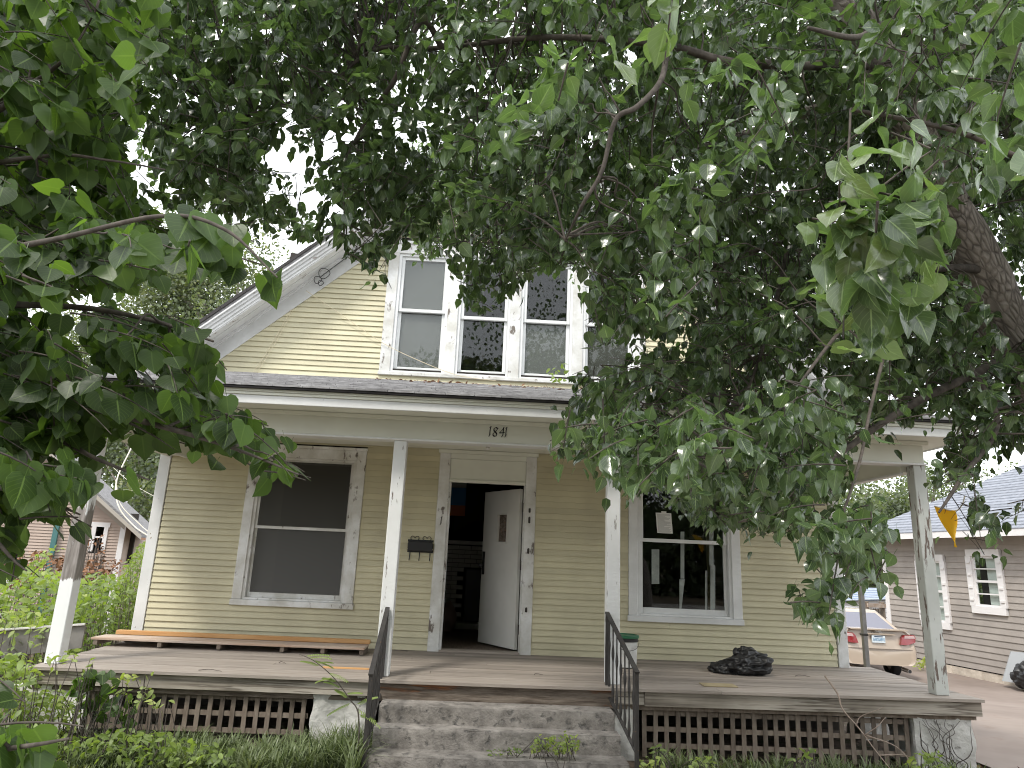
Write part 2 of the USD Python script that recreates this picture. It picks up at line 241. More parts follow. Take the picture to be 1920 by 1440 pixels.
X, Y = np.meshgrid(dx, dy, indexing='ij'); wob = .12*(meshkit.noise(np.stack([X*0+3, Y*.9, X*0], -1), 5)-.5)
Xw = X + np.where(X < 5.3, wob, 0) + np.clip((X-5.2)/4.2, 0, 1)*np.clip((Y+1)*.35, 0, 3.6)
gi, gj = np.meshgrid(np.arange(13), np.arange(59), indexing='ij'); gq = np.stack([gi*60+gj, (gi+1)*60+gj, (gi+1)*60+gj+1, gi*60+gj+1], -1).reshape(-1, 4)
dz0 = gz(Xw, Y)+.035
obj('driveway', (np.stack([Xw, Y, dz0], -1).reshape(-1, 3), gq), M['drive'], smooth=True, label='pinkish dusty concrete driveway beside the porch', cat='driveway', kind='structure')

M['walk'] = varied('bounce_concrete_look', (.30, .28, .255), (.40, .375, .345), 1.5, .9, spots=(.2, .185, .165), spot_scale=3, spot_at=(.62, .72), bump=.4)  # pale ground added behind the viewer to bounce light at the porch
def strip(name, label, x0, x1, y0, y1, m, up, n=24, cat='path'):
    X, Y = np.meshgrid(np.linspace(x0, x1, n), np.linspace(y0, y1, n), indexing='ij'); gi, gj = np.meshgrid(np.arange(n-1), np.arange(n-1), indexing='ij')
    obj(name, (np.stack([X, Y, gz(X, Y)+up], -1).reshape(-1, 3), np.stack([gi*n+gj, (gi+1)*n+gj, (gi+1)*n+gj+1, gi*n+gj+1], -1).reshape(-1, 4)), m, smooth=True, label=label, cat=cat, kind='structure')
strip('front_walk', 'added concrete walk bouncing light, leading up to the porch steps', -.95, 1.35, -14.0, -2.85, M['walk'], .03)
strip('pavement', 'unseen light-bouncing concrete pavement in front of the yard', -40, 40, -15.6, -14.05, M['walk'], .034, 60)
strip('road', 'unseen light-bouncing pale concrete road in front of the house', -60, 60, -26, -17.2, M['walk'], .02, 60, 'road')

# ------------------------------------------------------------------ the house
house = thing('clapboard_house', 'yellow clapboard house with white trim, a deep front porch and an open front door', 'house')
XL, XR = -4.13, 4.515; CX = .2; KR = .88; ZRIDGE = 7.33
def roofz(x): return ZRIDGE - KR*abs(x-CX)                          # top of the main roof
CASL = [(-3.024, -1.564, .44, 2.373), (1.812, 3.233, .44, 2.373)]
DOOR = (-.486, .486, 0, 2.03); DCAS = (-.625, .622, 0, 2.40)
GW = (-1.51, 2.045, 3.44, 5.32)
wall_poly = sg.Polygon([(XL, -.25), (XR, -.25), (XR, roofz(XR)-.16), (CX, ZRIDGE-.16), (XL, roofz(XL)-.16)])
holes = [sg.box(a+.12, c, b-.12, d) for a, b, c, d in [(x0, x1, z0+.06, z1-.12) for x0, x1, z0, z1 in CASL]]
GSP = .8525
gwin = [(-1.51+.14+i*GSP, -1.51+.14+i*GSP+.7125) for i in range(4)]
holes += [sg.box(DOOR[0]-.03, -.02, DOOR[1]+.03, DOOR[3]+.02)] + [sg.box(a, 3.5, b, 5.14) for a, b in gwin]
wp = wall_poly
for h in holes: wp = wp.difference(h)
wm = trimesh.creation.extrude_polygon(wp, .12, engine='earcut')
v, f = np.array(wm.vertices), np.array(wm.faces); v = np.stack([v[:, 0], .125-v[:, 2], v[:, 1]], -1)
wall = obj('front_wall', (v, f), M['dark_room'], house)
EXPO = .0735
def clap(x0, x1, z0, x0t=None, x1t=None):
    x0t = x0 if x0t is None else x0t; x1t = x1 if x1t is None else x1t; h = EXPO+.007; j = rnd.uniform(-.0006, .0006); g = rnd.uniform(.021, .0245)
    mid = [(x0+x1)/2]
    return MB().hexa([(x0, -g, z0+j), (x1, -g, z0-j), (x1, .003, z0-j), (x0, .003, z0+j), (x0t, -.004, z0+h), (x1t, -.004, z0+h), (x1t, .003, z0+h), (x0t, .003, z0+h)])
def free(z, lo, hi, blocks):
    segs = [(lo, hi)]
    for bx0, bx1, bz0, bz1 in blocks:
        if bz0-.035 < z < bz1-.004:
            segs = [(a, b) for s in segs for a, b in ((s[0], min(s[1], bx0)), (max(s[0], bx1), s[1])) if b-a > .02]
    return segs
blocks = [(a-.002, b+.002, c, d) for a, b, c, d in CASL] + [(DCAS[0]-.002, DCAS[1]+.002, -1, DCAS[3]+.03)]
z = .004
while z < 2.50:
    for a, b in free(z, XL+.125, XR-.12, blocks):
        cuts = [a, b] if b-a < 2.2 or rnd.random() < .6 else [a, rnd.uniform(a+.6, b-.6), b]
        for c0, c1 in zip(cuts[:-1], cuts[1:]): obj('clapboard', clap(c0, c1-(.0025 if c1 != b else 0), z), M['siding'], wall)
    z += EXPO
z = 3.335
while z < 6.9:
    hw = (ZRIDGE-.20-z)/KR; hwt = hw - (EXPO+.007)/KR
    if hwt < .06: break
    for a, b in free(z, CX-hw, CX+hw, [(GW[0]-.002, GW[1]+.002, 3.40, 5.33)]):
        obj('clapboard', clap(a, b, z, a if a > CX-hw+.01 else CX-hwt, b if b < CX+hw-.01 else CX+hwt), M['siding'], wall)
    z += EXPO
obj('corner_board', cbox(XL-.02, XL+.115, -.026, .10, -.06, 2.46), M['white'], house)
obj('corner_board', cbox(XR-.11, XR+.02, -.026, .10, -.02, 2.46), M['whitew'], house)
for nm, x in (('side_wall', XL), ('side_wall', XR)):                # lapped side walls running back
    b = MB(); s = -1 if x < 0 else 1
    for k in range(int(3.6/EXPO)):
        zz = -.3+k*EXPO; b.hexa([(x, .125, zz), (x+s*.016, .125, zz), (x+s*.016, 10.5, zz), (x, 10.5, zz), (x-s*.1, .125, zz+EXPO), (x+s*.004, .125, zz+EXPO), (x+s*.004, 10.5, zz+EXPO), (x-s*.1, 10.5, zz+EXPO)])
    obj(nm, b, M['siding'], house)
obj('back_wall', MB().box(XL, XR, 10.5, 10.6, -.6, 3.4), M['siding'], house)
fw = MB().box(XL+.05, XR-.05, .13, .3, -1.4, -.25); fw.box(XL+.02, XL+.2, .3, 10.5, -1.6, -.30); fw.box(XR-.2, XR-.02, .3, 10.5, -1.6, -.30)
obj('foundation', fw, M['shadestone'], house)
# main roof
rf = MB()
for s in (-1, 1):
    xe = CX+s*4.75
    def P(n, x, y): return (x - s*0, y, roofz(x)-n)
    rf.hexa([P(.075, xe, -.44), P(.075, CX, -.44), P(.075, CX, 11), P(.075, xe, 11), P(.0, xe, -.44), P(.0, CX, -.44), P(.0, CX, 11), P(.0, xe, 11)])
roof = obj('main_roof', rf, M['shingle'], house)
cx_ = 1/math.sqrt(1+KR*KR)
def rakepiece(s, n0, n1, y0, y1, xa=.0, xb=4.75, lap=0):
    q = MB(); a, b = CX+s*xa, CX+s*xb; k = 1/cx_
    return q.hexa([(b, y0, roofz(b)-n1*k), (a, y0, roofz(a)-n1*k), (a, y1, roofz(a)-n1*k), (b, y1, roofz(b)-n1*k), (b, y0, roofz(b)-n0*k), (a, y0, roofz(a)-n0*k), (a, y1, roofz(a)-n0*k), (b, y1, roofz(b)-n0*k)])
for s in (-1, 1):
    k0 = .0
    for j in range(32):                                               # uneven shingle ends along the rake
        a, b = 4.75*j/32+.004, 4.75*(j+1)/32; e = rnd.uniform(0, .012)
        obj('shingle_edge', rakepiece(s, -.012-e*.5, .022, -.455-e, -.30, a, b), M['shingle_edge'], roof)
    rb = obj('rake_cornice', rakepiece(s, .058, .20, -.385, -.36), M['rake'], house)
    obj('moulding', rakepiece(s, .060, .078, -.452, -.386), M['rake'], rb); obj('moulding', rakepiece(s, .080, .112, -.425, -.386), M['rake'], rb)
    obj('moulding', rakepiece(s, .114, .150, -.402, -.386), M['rake'], rb); obj('moulding', rakepiece(s, .178, .186, -.394, -.386), M['rake'], rb)
    obj('soffit_board', rakepiece(s, .150, .168, -.359, -.205), M['rake'], rb); obj('soffit_board', rakepiece(s, .152, .170, -.2, -.02), M['rake'], rb)
    obj('bed_moulding', rakepiece(s, .172, .205, -.062, -.028), M['rake'], rb)
    obj('frieze_board', rakepiece(s, .172, .375, -.027, -.018, .0, 4.5), M['rake'], rb)
    obj('eave_fascia', MB().box(*sorted((CX+s*4.72, CX+s*4.76)), -.38, 10.9, roofz(CX+4.75)-.22, roofz(CX+4.75)-.09), M['rake'], house)

# porch deck
LIP = -1.86
def sag(x, y):
    x = np.asarray(x, float); w = np.where(x < 0, 1.0, np.clip(1-.72*x/4.5, 0, 1))
    return -.034*np.clip(-np.asarray(y, float)/1.85, 0, 1.2)*w
def sagv(v): v = v.copy(); v[:, 2] += sag(v[:, 0], v[:, 1]); return v
def cutx(mb, n): return mb
def longboard(x0, x1, y0, y1, z0, z1, n=9):
    b = MB(); xs = np.linspace(x0, x1, n)
    V = np.array([[(x, y0, z0), (x, y1, z0), (x, y1, z1), (x, y0, z1)] for x in xs]).reshape(-1, 3); Fq = []
    for i in range(n-1):
        for k in range(4): a, c = 4*i+k, 4*i+(k+1) % 4; Fq.append((a, a+4, c+4, c))
    Fq += [(0, 1, 2, 3), (4*n-1, 4*n-2, 4*n-3, 4*n-4)]
    return b.add(sagv(V), Fq)
PXL, PXR = -4.13, 4.86
deck = obj('porch_deck', longboard(PXL+.03, PXR-.03, LIP+.06, .12, -.15, -.030), M['dark_room'], house)
y = .10; i = 0
while y > LIP:
    w = .118 if y > LIP+.3 else .135; y1 = max(y-w, LIP-.03); last = y1 < LIP+.07
    js = [PXL-rnd.uniform(0, .02), *( [rnd.uniform(-2.2, 2.8)] if rnd.random() < .75 else []), PXR+rnd.uniform(-.005, .02)]
    if last: y1 = LIP-.03; js = [PXL-.02, 2.32, PXR+.02]
    for a, b in zip(js[:-1], js[1:]):
        if i == 1 and False: continue
        obj('deck_board', longboard(a, b-.004, y1+.004, y, -.028, rnd.uniform(-.003, .002), 8), M['deck'], deck)
    y = y1; i += 1
fa = thing('porch_skirt', parent=house)
obj('fascia_board', longboard(PXL-.01, -.955, LIP+.012, LIP+.05, -.152, -.034), M['ring'], fa); obj('fascia_board', longboard(1.30, 1.585, LIP+.012, LIP+.05, -.152, -.034, 3), M['ring'], fa)
obj('fascia_board', longboard(1.59, PXR, LIP+.004, LIP+.05, -.157, -.034), M['ring'], fa); obj('fascia_board', longboard(-.95, 1.295, LIP+.02, LIP+.05, -.19, -.034), M['rot'], fa, label='dark rotten fascia board above the steps')
obj('sill_board', longboard(PXL, -.955, LIP+.055, LIP+.10, -.205, -.15), M['rot'], fa); obj('sill_board', longboard(1.30, PXR-.03, LIP+.055, LIP+.10, -.20, -.15), M['lattice'], fa)
obj('fascia_board', MB().box(PXR-.045, PXR-.005, LIP+.06, .12, -.16, -.035), M['ring'], fa); obj('fascia_board', MB().box(PXL+.005, PXL+.045, LIP+.06, .12, -.19, -.06), M['ring'], fa)
def pier(x0, x1, y0=LIP+.06, y1=LIP+.5, z1=-.2, seed=0):
    m = trimesh.creation.box([1, 1, 1]); m = m.subdivide().subdivide().subdivide().subdivide(); v = np.array(m.vertices)
    p = v*[x1-x0, y1-y0, z1+1.2] + [(x0+x1)/2, (y0+y1)/2, (z1-1.2)/2]
    n = (meshkit.fbm(p*[9, 9, 7], 3, seed)-.5)*.07
    d = v/np.abs(v).max(1, keepdims=True); mask = (np.abs(d) > .99); p += np.where(mask, np.sign(d)*n[:, None], 0); p[:, 2] = np.minimum(p[:, 2], z1+.012)
    return (p, np.array(m.faces))
for k, (a, b) in enumerate([(-4.3, -3.62), (-1.53, -1.02), (1.31, 1.535), (4.21, 4.79)]):
    obj('porch_pier', pier(a, b, z1=-.203, seed=k), M['pier'], house, smooth=50)
obj('porch_pier', pier(-4.3, -3.9, -.5, -.1, seed=9), M['pier'], house, smooth=50); obj('porch_pier', pier(4.4, 4.79, -.5, -.1, seed=8), M['pier'], house, smooth=50)
for x0, x1, zb in ((-3.60, -1.60, -.56), (1.585, 4.17, -.64)):
    lp = thing('lattice_panel', parent=house); n = int(round((x1-x0)/.11)); yy = LIP+.10
    for i in range(n+1):
        x = x0+.022+(x1-x0-.044)*i/n + rnd.uniform(-.003, .003); t = rnd.uniform(-.004, .004)
        obj('lattice_slat', MB().hexa([(x-.021, yy-.009, zb), (x+.021, yy-.009, zb), (x+.021, yy, zb), (x-.021, yy, zb), (x-.021+t, yy-.009, -.207), (x+.021+t, yy-.009, -.207), (x+.021+t, yy, -.207), (x-.021+t, yy, -.207)]), M['lattice'], lp)
    for j in range(4):
        zz = -.255-.142*j
        if zz > zb+.01: obj('lattice_rail', MB().box(x0, x1, yy+.001, yy+.011, zz-.022, zz+.022), M['lattice'], lp)
obj('lattice_rail', MB().box(-1.75, -1.58, LIP+.112, LIP+.122, -.42, -.375), M['lattice'], house)

# posts
HB = 2.26
for k, x in enumerate((-4.041, -.927, 1.309, 4.573)):
    z0 = float(sag(x, -1.67))+.001
    b = cbox(x-.066, x+.066, -1.731, -1.599, z0, HB, .005)
    obj('porch_post', b, M[('postbare', 'post', 'post', 'postold')[k]], house, label=('leaning white corner post with bare grey wood at mid height', None, None, 'grey white corner post with peeling paint')[k])
# beam, soffit, fascia
bm = obj('porch_beam', cbox(-4.10, 4.63, -1.735, -1.60, HB+.022, 2.52), M['cream'], house)
obj('bottom_trim', cbox(-4.12, 4.65, -1.752, -1.585, HB, HB+.020), M['white'], bm)
obj('side_beam', cbox(-4.10, -3.80, -1.59, -.03, 2.20, 2.45), M['cream'], house); obj('side_beam', cbox(4.45, 4.63, -1.59, -.03, 2.20, 2.45), M['cream'], house)
obj('trim_strip', cbox(-3.83, -3.79, -1.59, -.03, 2.175, 2.199), M['white'], house); obj('trim_strip', cbox(4.44, 4.48, -1.59, -.03, 2.175, 2.199), M['white'], house)
EX0, EX1, EY, EZ = -4.52, 5.0, -2.13, 2.665
sf = obj('soffit', MB().box(EX0+.03, EX1-.03, EY+.045, -1.755, 2.515, 2.53), M['cream'], house)
obj('soffit_board', MB().box(EX0+.03, -4.13, -1.754, 0, 2.515, 2.53), M['cream'], sf); obj('soffit_board', MB().box(4.66, EX1-.03, -1.754, 0, 2.515, 2.53), M['cream'], sf)
ev = obj('eave_fascia', cbox(EX0+.02, EX1-.02, EY+.02, EY+.044, 2.50, 2.585), M['white'], house)
obj('crown_moulding', cbox(EX0+.012, EX1-.012, EY+.008, EY+.044, 2.587, 2.615), M['cream'], ev); obj('crown_moulding', cbox(EX0+.004, EX1-.004, EY-.004, EY+.044, 2.617, 2.645), M['cream'], ev)
obj('bed_moulding', cbox(-4.14, 4.67, -1.78, -1.737, 2.47, 2.512), M['cream'], bm)
for x in (EX0, EX1):
    s = 1 if x < 0 else -1; a, b = sorted((x+s*.005, x+s*.03)); obj('eave_fascia', cbox(a, b, EY+.05, -.02, 2.50, 2.64), M['white'], house)
cl = obj('porch_ceiling', MB().box(-4.05, 4.6, -1.598, -.02, 2.475, 2.50), M['dark_room'], house)
for k in range(26):                                                     # beadboard
    y0 = -1.59+k*.0603; obj('ceiling_board', MB().box(-4.05, 4.6, y0+.002, y0+.058, 2.452, 2.474), M['cream'], cl)
# porch roof
PZ1 = 3.33; HX0, HX1 = -3.55, 4.05
pr = MB(); E0, E1, W0, W1 = (EX0-.03, EY-.035, EZ), (EX1+.03, EY-.035, EZ), (HX0, -.001, PZ1), (HX1, -.001, PZ1)
def dn(p, d=.022): return (p[0], p[1], p[2]-d)
B0, B1 = (EX0-.03, 0, EZ), (EX1+.03, 0, EZ)
for q in ((E0, E1, W1, W0), (B0, E0, W0), (E1, B1, W1)):
    q = list(q)+([q[2]] if len(q) == 3 else []); pr.hexa([dn(p) for p in q]+q)
proof = obj('porch_roof', pr, M['shingle_edge'], house)
rows = 16
for r in range(rows):                                                     # shingle courses, tabs one by one along the eave
    t0, t1 = r/rows, min(1, (r+1.12)/rows); lo = lambda t: (E0[0]+(W0[0]-E0[0])*t, E0[1]+(W0[1]-E0[1])*t, EZ+(PZ1-EZ)*t); hi = lambda t: E1[0]+(W1[0]-E1[0])*t
    a, b = lo(t0), lo(t1); x = a[0]; x1 = hi(t0); mb = MB()
    while x < x1-.05:
        w = min(rnd.uniform(.24, .34), x1-x); e = rnd.uniform(0, .006); l = .010+rnd.uniform(0, .006)
        xa, xb = x+.003, x+w-.003; ta, tb = max(xa, b[0]), min(xb, hi(t1))
        if tb > ta:
            y0 = a[1]-.012-e
            m = MB().hexa([(xa, y0, a[2]+.002), (xb, y0, a[2]+.002), (tb, b[1], b[2]+.002), (ta, b[1], b[2]+.002), (xa, y0, a[2]+l+.006), (xb, y0, a[2]+l+.006), (tb, b[1], b[2]+.006), (ta, b[1], b[2]+.006)])
            if r < 2: obj('shingle', m, M['shingle'], proof)
            else: mb.add(*m.arr())
        x += w
    if mb.v: obj('shingle_course', mb, M['shingle'], proof)
for s, B, E, W in ((-1, B0, E0, W0), (1, E1, B1, W1)):
    hp = MB()
    for r in range(rows):
        t0, t1 = r/rows, (r+1)/rows; L_ = lambda a, b, t: tuple(a[i]+(b[i]-a[i])*t for i in range(3))
        q = [L_(B, W, t0), L_(E, W, t0), L_(E, W, t1), L_(B, W, t1)]; up = [(p[0]+s*(.008 if i < 2 else 0), p[1], p[2]+(.014 if i < 2 else .004)) for i, p in enumerate(q)]
        hp.hexa([dn(p, -.001) for p in q]+up)
    obj('hip_shingles', hp, M['shingle'], proof)

# windows
def window(parent_name, x0, x1, z0, z1, cas, zm, lower='screend', upper=None, worn='white', head=True, sillh=.07, label=None):
    """casing outside, then the sashes set back in the opening"""
    w = thing(parent_name, parent=house, label=label)
    if cas:
        c = .115; fr = obj('casing', cbox(x0, x0+c, -.032, .0, z0+sillh, z1), M[worn], w); obj('casing', cbox(x1-c, x1, -.032, .0, z0+sillh, z1), M[worn], w)
        obj('head_casing', cbox(x0+c+.001, x1-c-.001, -.030, .0, z1-.125, z1), M[worn], w); obj('sill', cbox(x0-.012, x1+.012, -.046, .03, z0, z0+sillh-.002), M[worn], w)
        if head: obj('head_moulding', cbox(x0-.01, x1+.01, -.044, .0, z1+.001, z1+.035), M[worn], w)
        a, b, c0, d0 = x0+.1155, x1-.1155, z0+sillh, z1-.1255
    else: a, b, c0, d0 = x0, x1, z0, z1
    j = .035
    for xa, xb in ((a, a+j), (b-j, b)): obj('jamb', MB().box(xa, xb, -.012, .10, c0, d0), M[worn], w)
    obj('stop', MB().box(a+j+.001, b-j-.001, -.012, .10, d0-.03, d0-.001), M[worn], w); obj('stool', MB().box(a+j+.001, b-j-.001, -.02, .10, c0+.001, c0+.022), M[worn], w)
    a += j+.002; b -= j+.002
    for nm, za, zb, y0, scr in (('upper_sash', zm-.02, d0-.031, .014, upper), ('lower_sash', c0+.023, zm+.014, .048, lower)):
        s = thing(nm, parent=w); st = .042; br = .045 if nm[0] == 'u' else .07
        for nn, q in (('stile', (a, a+st, za, zb)), ('stile', (b-st, b, za, zb)), ('rail', (a+st+.001, b-st-.001, za, za+br)), ('rail', (a+st+.001, b-st-.001, zb-(.045 if nm[0] == 'u' else .03), zb))):
            obj(nn, cbox(q[0], q[1], y0, y0+.032, q[2], q[3], .003), M[worn], s)
        gq = (a+st, b-st, za+br, zb-.03); obj('pane', MB().box(gq[0], gq[1], y0+.014, y0+.018, gq[2], gq[3]), M['glass'], s)
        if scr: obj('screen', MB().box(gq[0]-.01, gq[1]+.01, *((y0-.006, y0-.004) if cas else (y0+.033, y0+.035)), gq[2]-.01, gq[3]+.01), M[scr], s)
    return w
window('porch_window', *CASL[0], True, 1.375, 'screenm', 'screend', 'whitew', label='dark screened porch window left of the door')
window('porch_window', *CASL[1], True, 1.42, None, None, 'white', label='porch window with a paper notice, right of the door')
gc = thing('window_band', parent=house)
for i in range(5):
    xa = -1.51+i*GSP; obj('mullion', cbox(xa, xa+.1395, -.034, .0, 3.445, 5.145), M['whitew'], gc)
obj('head_casing', cbox(GW[0], GW[1], -.036, .0, 5.146, 5.285), M['whitew'], gc); obj('head_moulding', cbox(GW[0]-.03, GW[1]+.03, -.06, .0, 5.286, 5.325), M['white'], gc); obj('sill', cbox(GW[0]-.01, GW[1]+.01, -.05, .03, 3.40, 3.444), M['whitew'], gc)
for i, (a, b) in enumerate(gwin):
    window('gable_window', a+.001, b-.001, 3.446, 5.144, False, (4.33, 4.27, 4.27, 4.27)[i], ('screen', None, 'screen', 'screend')[i], ('screen', None, None, None)[i], 'white')  # first upper sash: its grey sheet stands in for reflected sky

# doorway: casing, transom panel, door ajar, room
df = thing('door_frame', parent=house); dm = M['cream']
obj('casing', cbox(DCAS[0], -.488, -.034, .0, .0, 2.40), M['whitew'], df); obj('casing', cbox(.488, DCAS[1], -.034, .0, .0, 2.40), M['whitew'], df)
obj('head_casing', cbox(-.487, .487, -.032, .0, 2.335, 2.40), dm, df); obj('head_moulding', cbox(DCAS[0]-.02, DCAS[1]+.02, -.05, .0, 2.401, 2.448), dm, df)
obj('transom_panel', cbox(-.487, .487, -.012, .03, 2.075, 2.334), dm, df); obj('drip_strip', cbox(-.487, .487, -.03, .03, 2.035, 2.074), dm, df)
obj('jamb', MB().box(-.487, -.462, -.01, .135, .02, 2.034), M['whitew'], df); obj('jamb', MB().box(.472, .487, -.01, .135, .02, 2.034), M['whitew'], df)
obj('threshold', MB().box(-.486, .486, -.05, .14, .001, .022), M['deck'], df)
ang = math.radians(122)   # door swings in, hinged on the right jamb
hx, hy = .462, .125; W_, T_ = .85, .042; ca, sa = math.cos(ang), math.sin(ang)
def hinge(v): return np.stack([hx+v[:, 0]*ca-v[:, 1]*sa, hy+v[:, 0]*sa+v[:, 1]*ca, v[:, 2]], -1)
door = thing('front_door', parent=house, label='white panel-less front door standing ajar into the dark room')
poly = sg.box(0, .04, W_, 2.0).difference(sg.box(.27, 1.33, .48, 1.68)); dmh = trimesh.creation.extrude_polygon(poly, T_, engine='earcut'); v = np.array(dmh.vertices)
obj('door_leaf', (hinge(np.stack([v[:, 0], v[:, 2], v[:, 1]], -1)), np.array(dmh.faces)[:, ::-1]), M['doorw'], door)
obj('view_window', MB().box(.27, .48, .018, .024, 1.33, 1.68).xf(hinge), M['rot'], door)
for q in ((.255, .27, 1.315, 1.695), (.48, .495, 1.315, 1.695), (.27, .48, 1.315, 1.33), (.27, .48, 1.68, 1.695)): obj('window_trim', MB().box(q[0], q[1], T_+.0005, T_+.012, q[2], q[3]).xf(hinge), M['doorw'], door)
hb = MB().box(W_-.075, W_-.02, T_+.0005, T_+.008, .90, 1.20); hb.tm(trimesh.creation.icosphere(2, .03).apply_translation((W_-.048, T_+.05, 1.02))); hb.tube([(W_-.048, T_, 1.02), (W_-.048, T_+.05, 1.02)], .01); hb.xf(hinge)
obj('lock_plate', hb, M['black'], door)
for zz in (.28, 1.04, 1.76): obj('hinge', MB().box(.463, .4715, .02, .118, zz-.055, zz+.055), M['hinge'], door)
rm = thing('front_room', parent=house)
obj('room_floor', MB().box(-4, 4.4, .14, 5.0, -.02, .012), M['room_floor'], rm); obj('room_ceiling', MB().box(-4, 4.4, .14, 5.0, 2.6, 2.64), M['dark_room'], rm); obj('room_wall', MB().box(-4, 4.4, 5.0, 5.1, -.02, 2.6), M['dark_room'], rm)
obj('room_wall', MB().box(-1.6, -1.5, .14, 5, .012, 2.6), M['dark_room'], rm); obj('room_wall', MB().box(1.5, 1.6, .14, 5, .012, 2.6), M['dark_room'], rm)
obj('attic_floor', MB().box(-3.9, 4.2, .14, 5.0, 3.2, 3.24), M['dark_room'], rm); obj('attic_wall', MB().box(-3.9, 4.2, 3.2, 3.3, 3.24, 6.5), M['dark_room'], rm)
fp = thing('fireplace', parent=rm)                                        # white brick hearth seen through the doorway
yF = 3.0; fpx0, fpx1 = -.62, .42
obj('firebox', MB().box(-.28, .16, yF+.05, yF+.3, .06, .92), M['black'], fp); obj('hearth_slab', MB().box(fpx0-.1, fpx1+.1, yF-.35, yF, .013, .10), M['hearth'], fp); obj('mantel_shelf', MB().box(fpx0-.06, fpx1+.06, yF-.16, yF+.1, 1.32, 1.38), M['hearth'], fp)
bk = MB()
for r in range(17):
    zz = .102+r*.071; x = fpx0 - (.1 if r % 2 else 0)
    while x < fpx1:
        a, b = max(x, fpx0), min(x+.195, fpx1)
        if not (zz < .90 and b > -.28 and a < .16) and b-a > .03: bk.box(a, b, yF+rnd.uniform(-.004, .004), yF+.1, zz, zz+.063)
        x += .203
obj('hearth_brick', bk, M['hearth'], fp, kind='stuff')
wh = thing('wall_hanging', 'blue cloth with an orange band hanging in the dark room behind the door', 'cloth')
obj('blue_cloth', MB().box(-.78, -.36, 3.2, 3.215, 1.98, 2.28), plain('blue_cloth_look', (.07, .22, .42), .9), wh); obj('orange_band', MB().box(-.78, -.36, 3.2, 3.215, 1.80, 1.978), plain('orange_cloth_look', (.55, .17, .06), .9), wh); obj('pale_top', MB().box(-.78, -.36, 3.2, 3.215, 2.282, 2.45), plain('pale_cloth_look', (.4, .4, .36), .9), wh)
sb_ = trimesh.creation.icosphere(3, .2); v = np.array(sb_.vertices); v *= [.8, .7, 1.1]; v += (meshkit.fbm(v*9, 3, 4)[:, None]-.5)*.08; v += [-.52, 2.3, .20]
obj('plastic_sack', (v, np.array(sb_.faces)), plain('clear_sack_look', (.25, .17, .15), .35), smooth=True, label='crumpled plastic sack on the floor by the fireplace', cat='sack')
obj('ceiling_lamp_socket', trimesh.creation.revolve(np.array([(0, 2.36), (.022, 2.36), (.03, 2.375), (.024, 2.39), (.03, 2.405), (.024, 2.42), (.04, 2.435), (.045, 2.451), (0, 2.451)]), sections=20).apply_translation((-.02, -.75, 0)), M['whitew'], house, smooth=40)
for zz, hh in ((1.72, .05), (1.60, .07), (1.22, .06), (.52, .05)): obj('old_hinge_plate', MB().box(.535, .562, -.039, -.0345, zz-hh/2, zz+hh/2).tube([(.549, -.042, zz-hh*.6), (.551, -.044, zz+hh*.6)], .006, 6), M['hinge'], df)
# house number on the beam, brushed numerals
def brush(strokes, sc, x, z, y, nib=(.10, .065)):
    """strokes in a unit box drawn with a slanted flat nib"""
    parts = []
    for st in strokes:
        p = spline(st, 8) if len(st) > 2 else np.array(st, float)
        for a, b in zip(p[:-1], p[1:]):
            parts.append(sg.MultiPoint([(q[0]+sx*nib[0]/2, q[1]+sx*nib[1]/2+sy*.02) for q in (a, b) for sx in (-1, 1) for sy in (-1, 1)]).convex_hull)
    g = shapely.union_all(parts); mb = MB()
    for q in getattr(g, 'geoms', [g]):
        m = trimesh.creation.extrude_polygon(q, .006/sc, engine='earcut'); v = np.array(m.vertices)*sc; mb.add(np.stack([x+v[:, 0], y-v[:, 2], z+v[:, 1]], -1), np.array(m.faces))
    return mb
num = thing('house_number', parent=house, label='black brushed numerals 1841 on the porch beam')
S1 = [[(.22, 1.0), (.16, .70), (.13, .35), (.12, .12), (.05, -.06)], [(.10, .90), (.20, 1.0)], [(.13, .12), (.2, .16)]]
S8 = [[(.50, .84), (.36, .92), (.18, .82), (.14, .62), (.26, .46), (.42, .30), (.46, .12), (.32, -.04), (.12, .02), (.07, .20), (.20, .38), (.36, .52), (.58, .86)]]
S4 = [[(.50, .98), (.30, .66), (.06, .38), (.30, .38), (.56, .42)], [(.46, .98), (.44, .50), (.40, .16), (.28, -.06)]]
for st, x in ((S1, -.018), (S8, .022), (S4, .092), (S1, .150)): obj('digit', brush(st, .098, x, 2.353-.008*0, -1.736), M['ink'], num)
obj('casing_mark', brush(S1, .095, -.572, 1.50, -.0355), M['ink'], df)
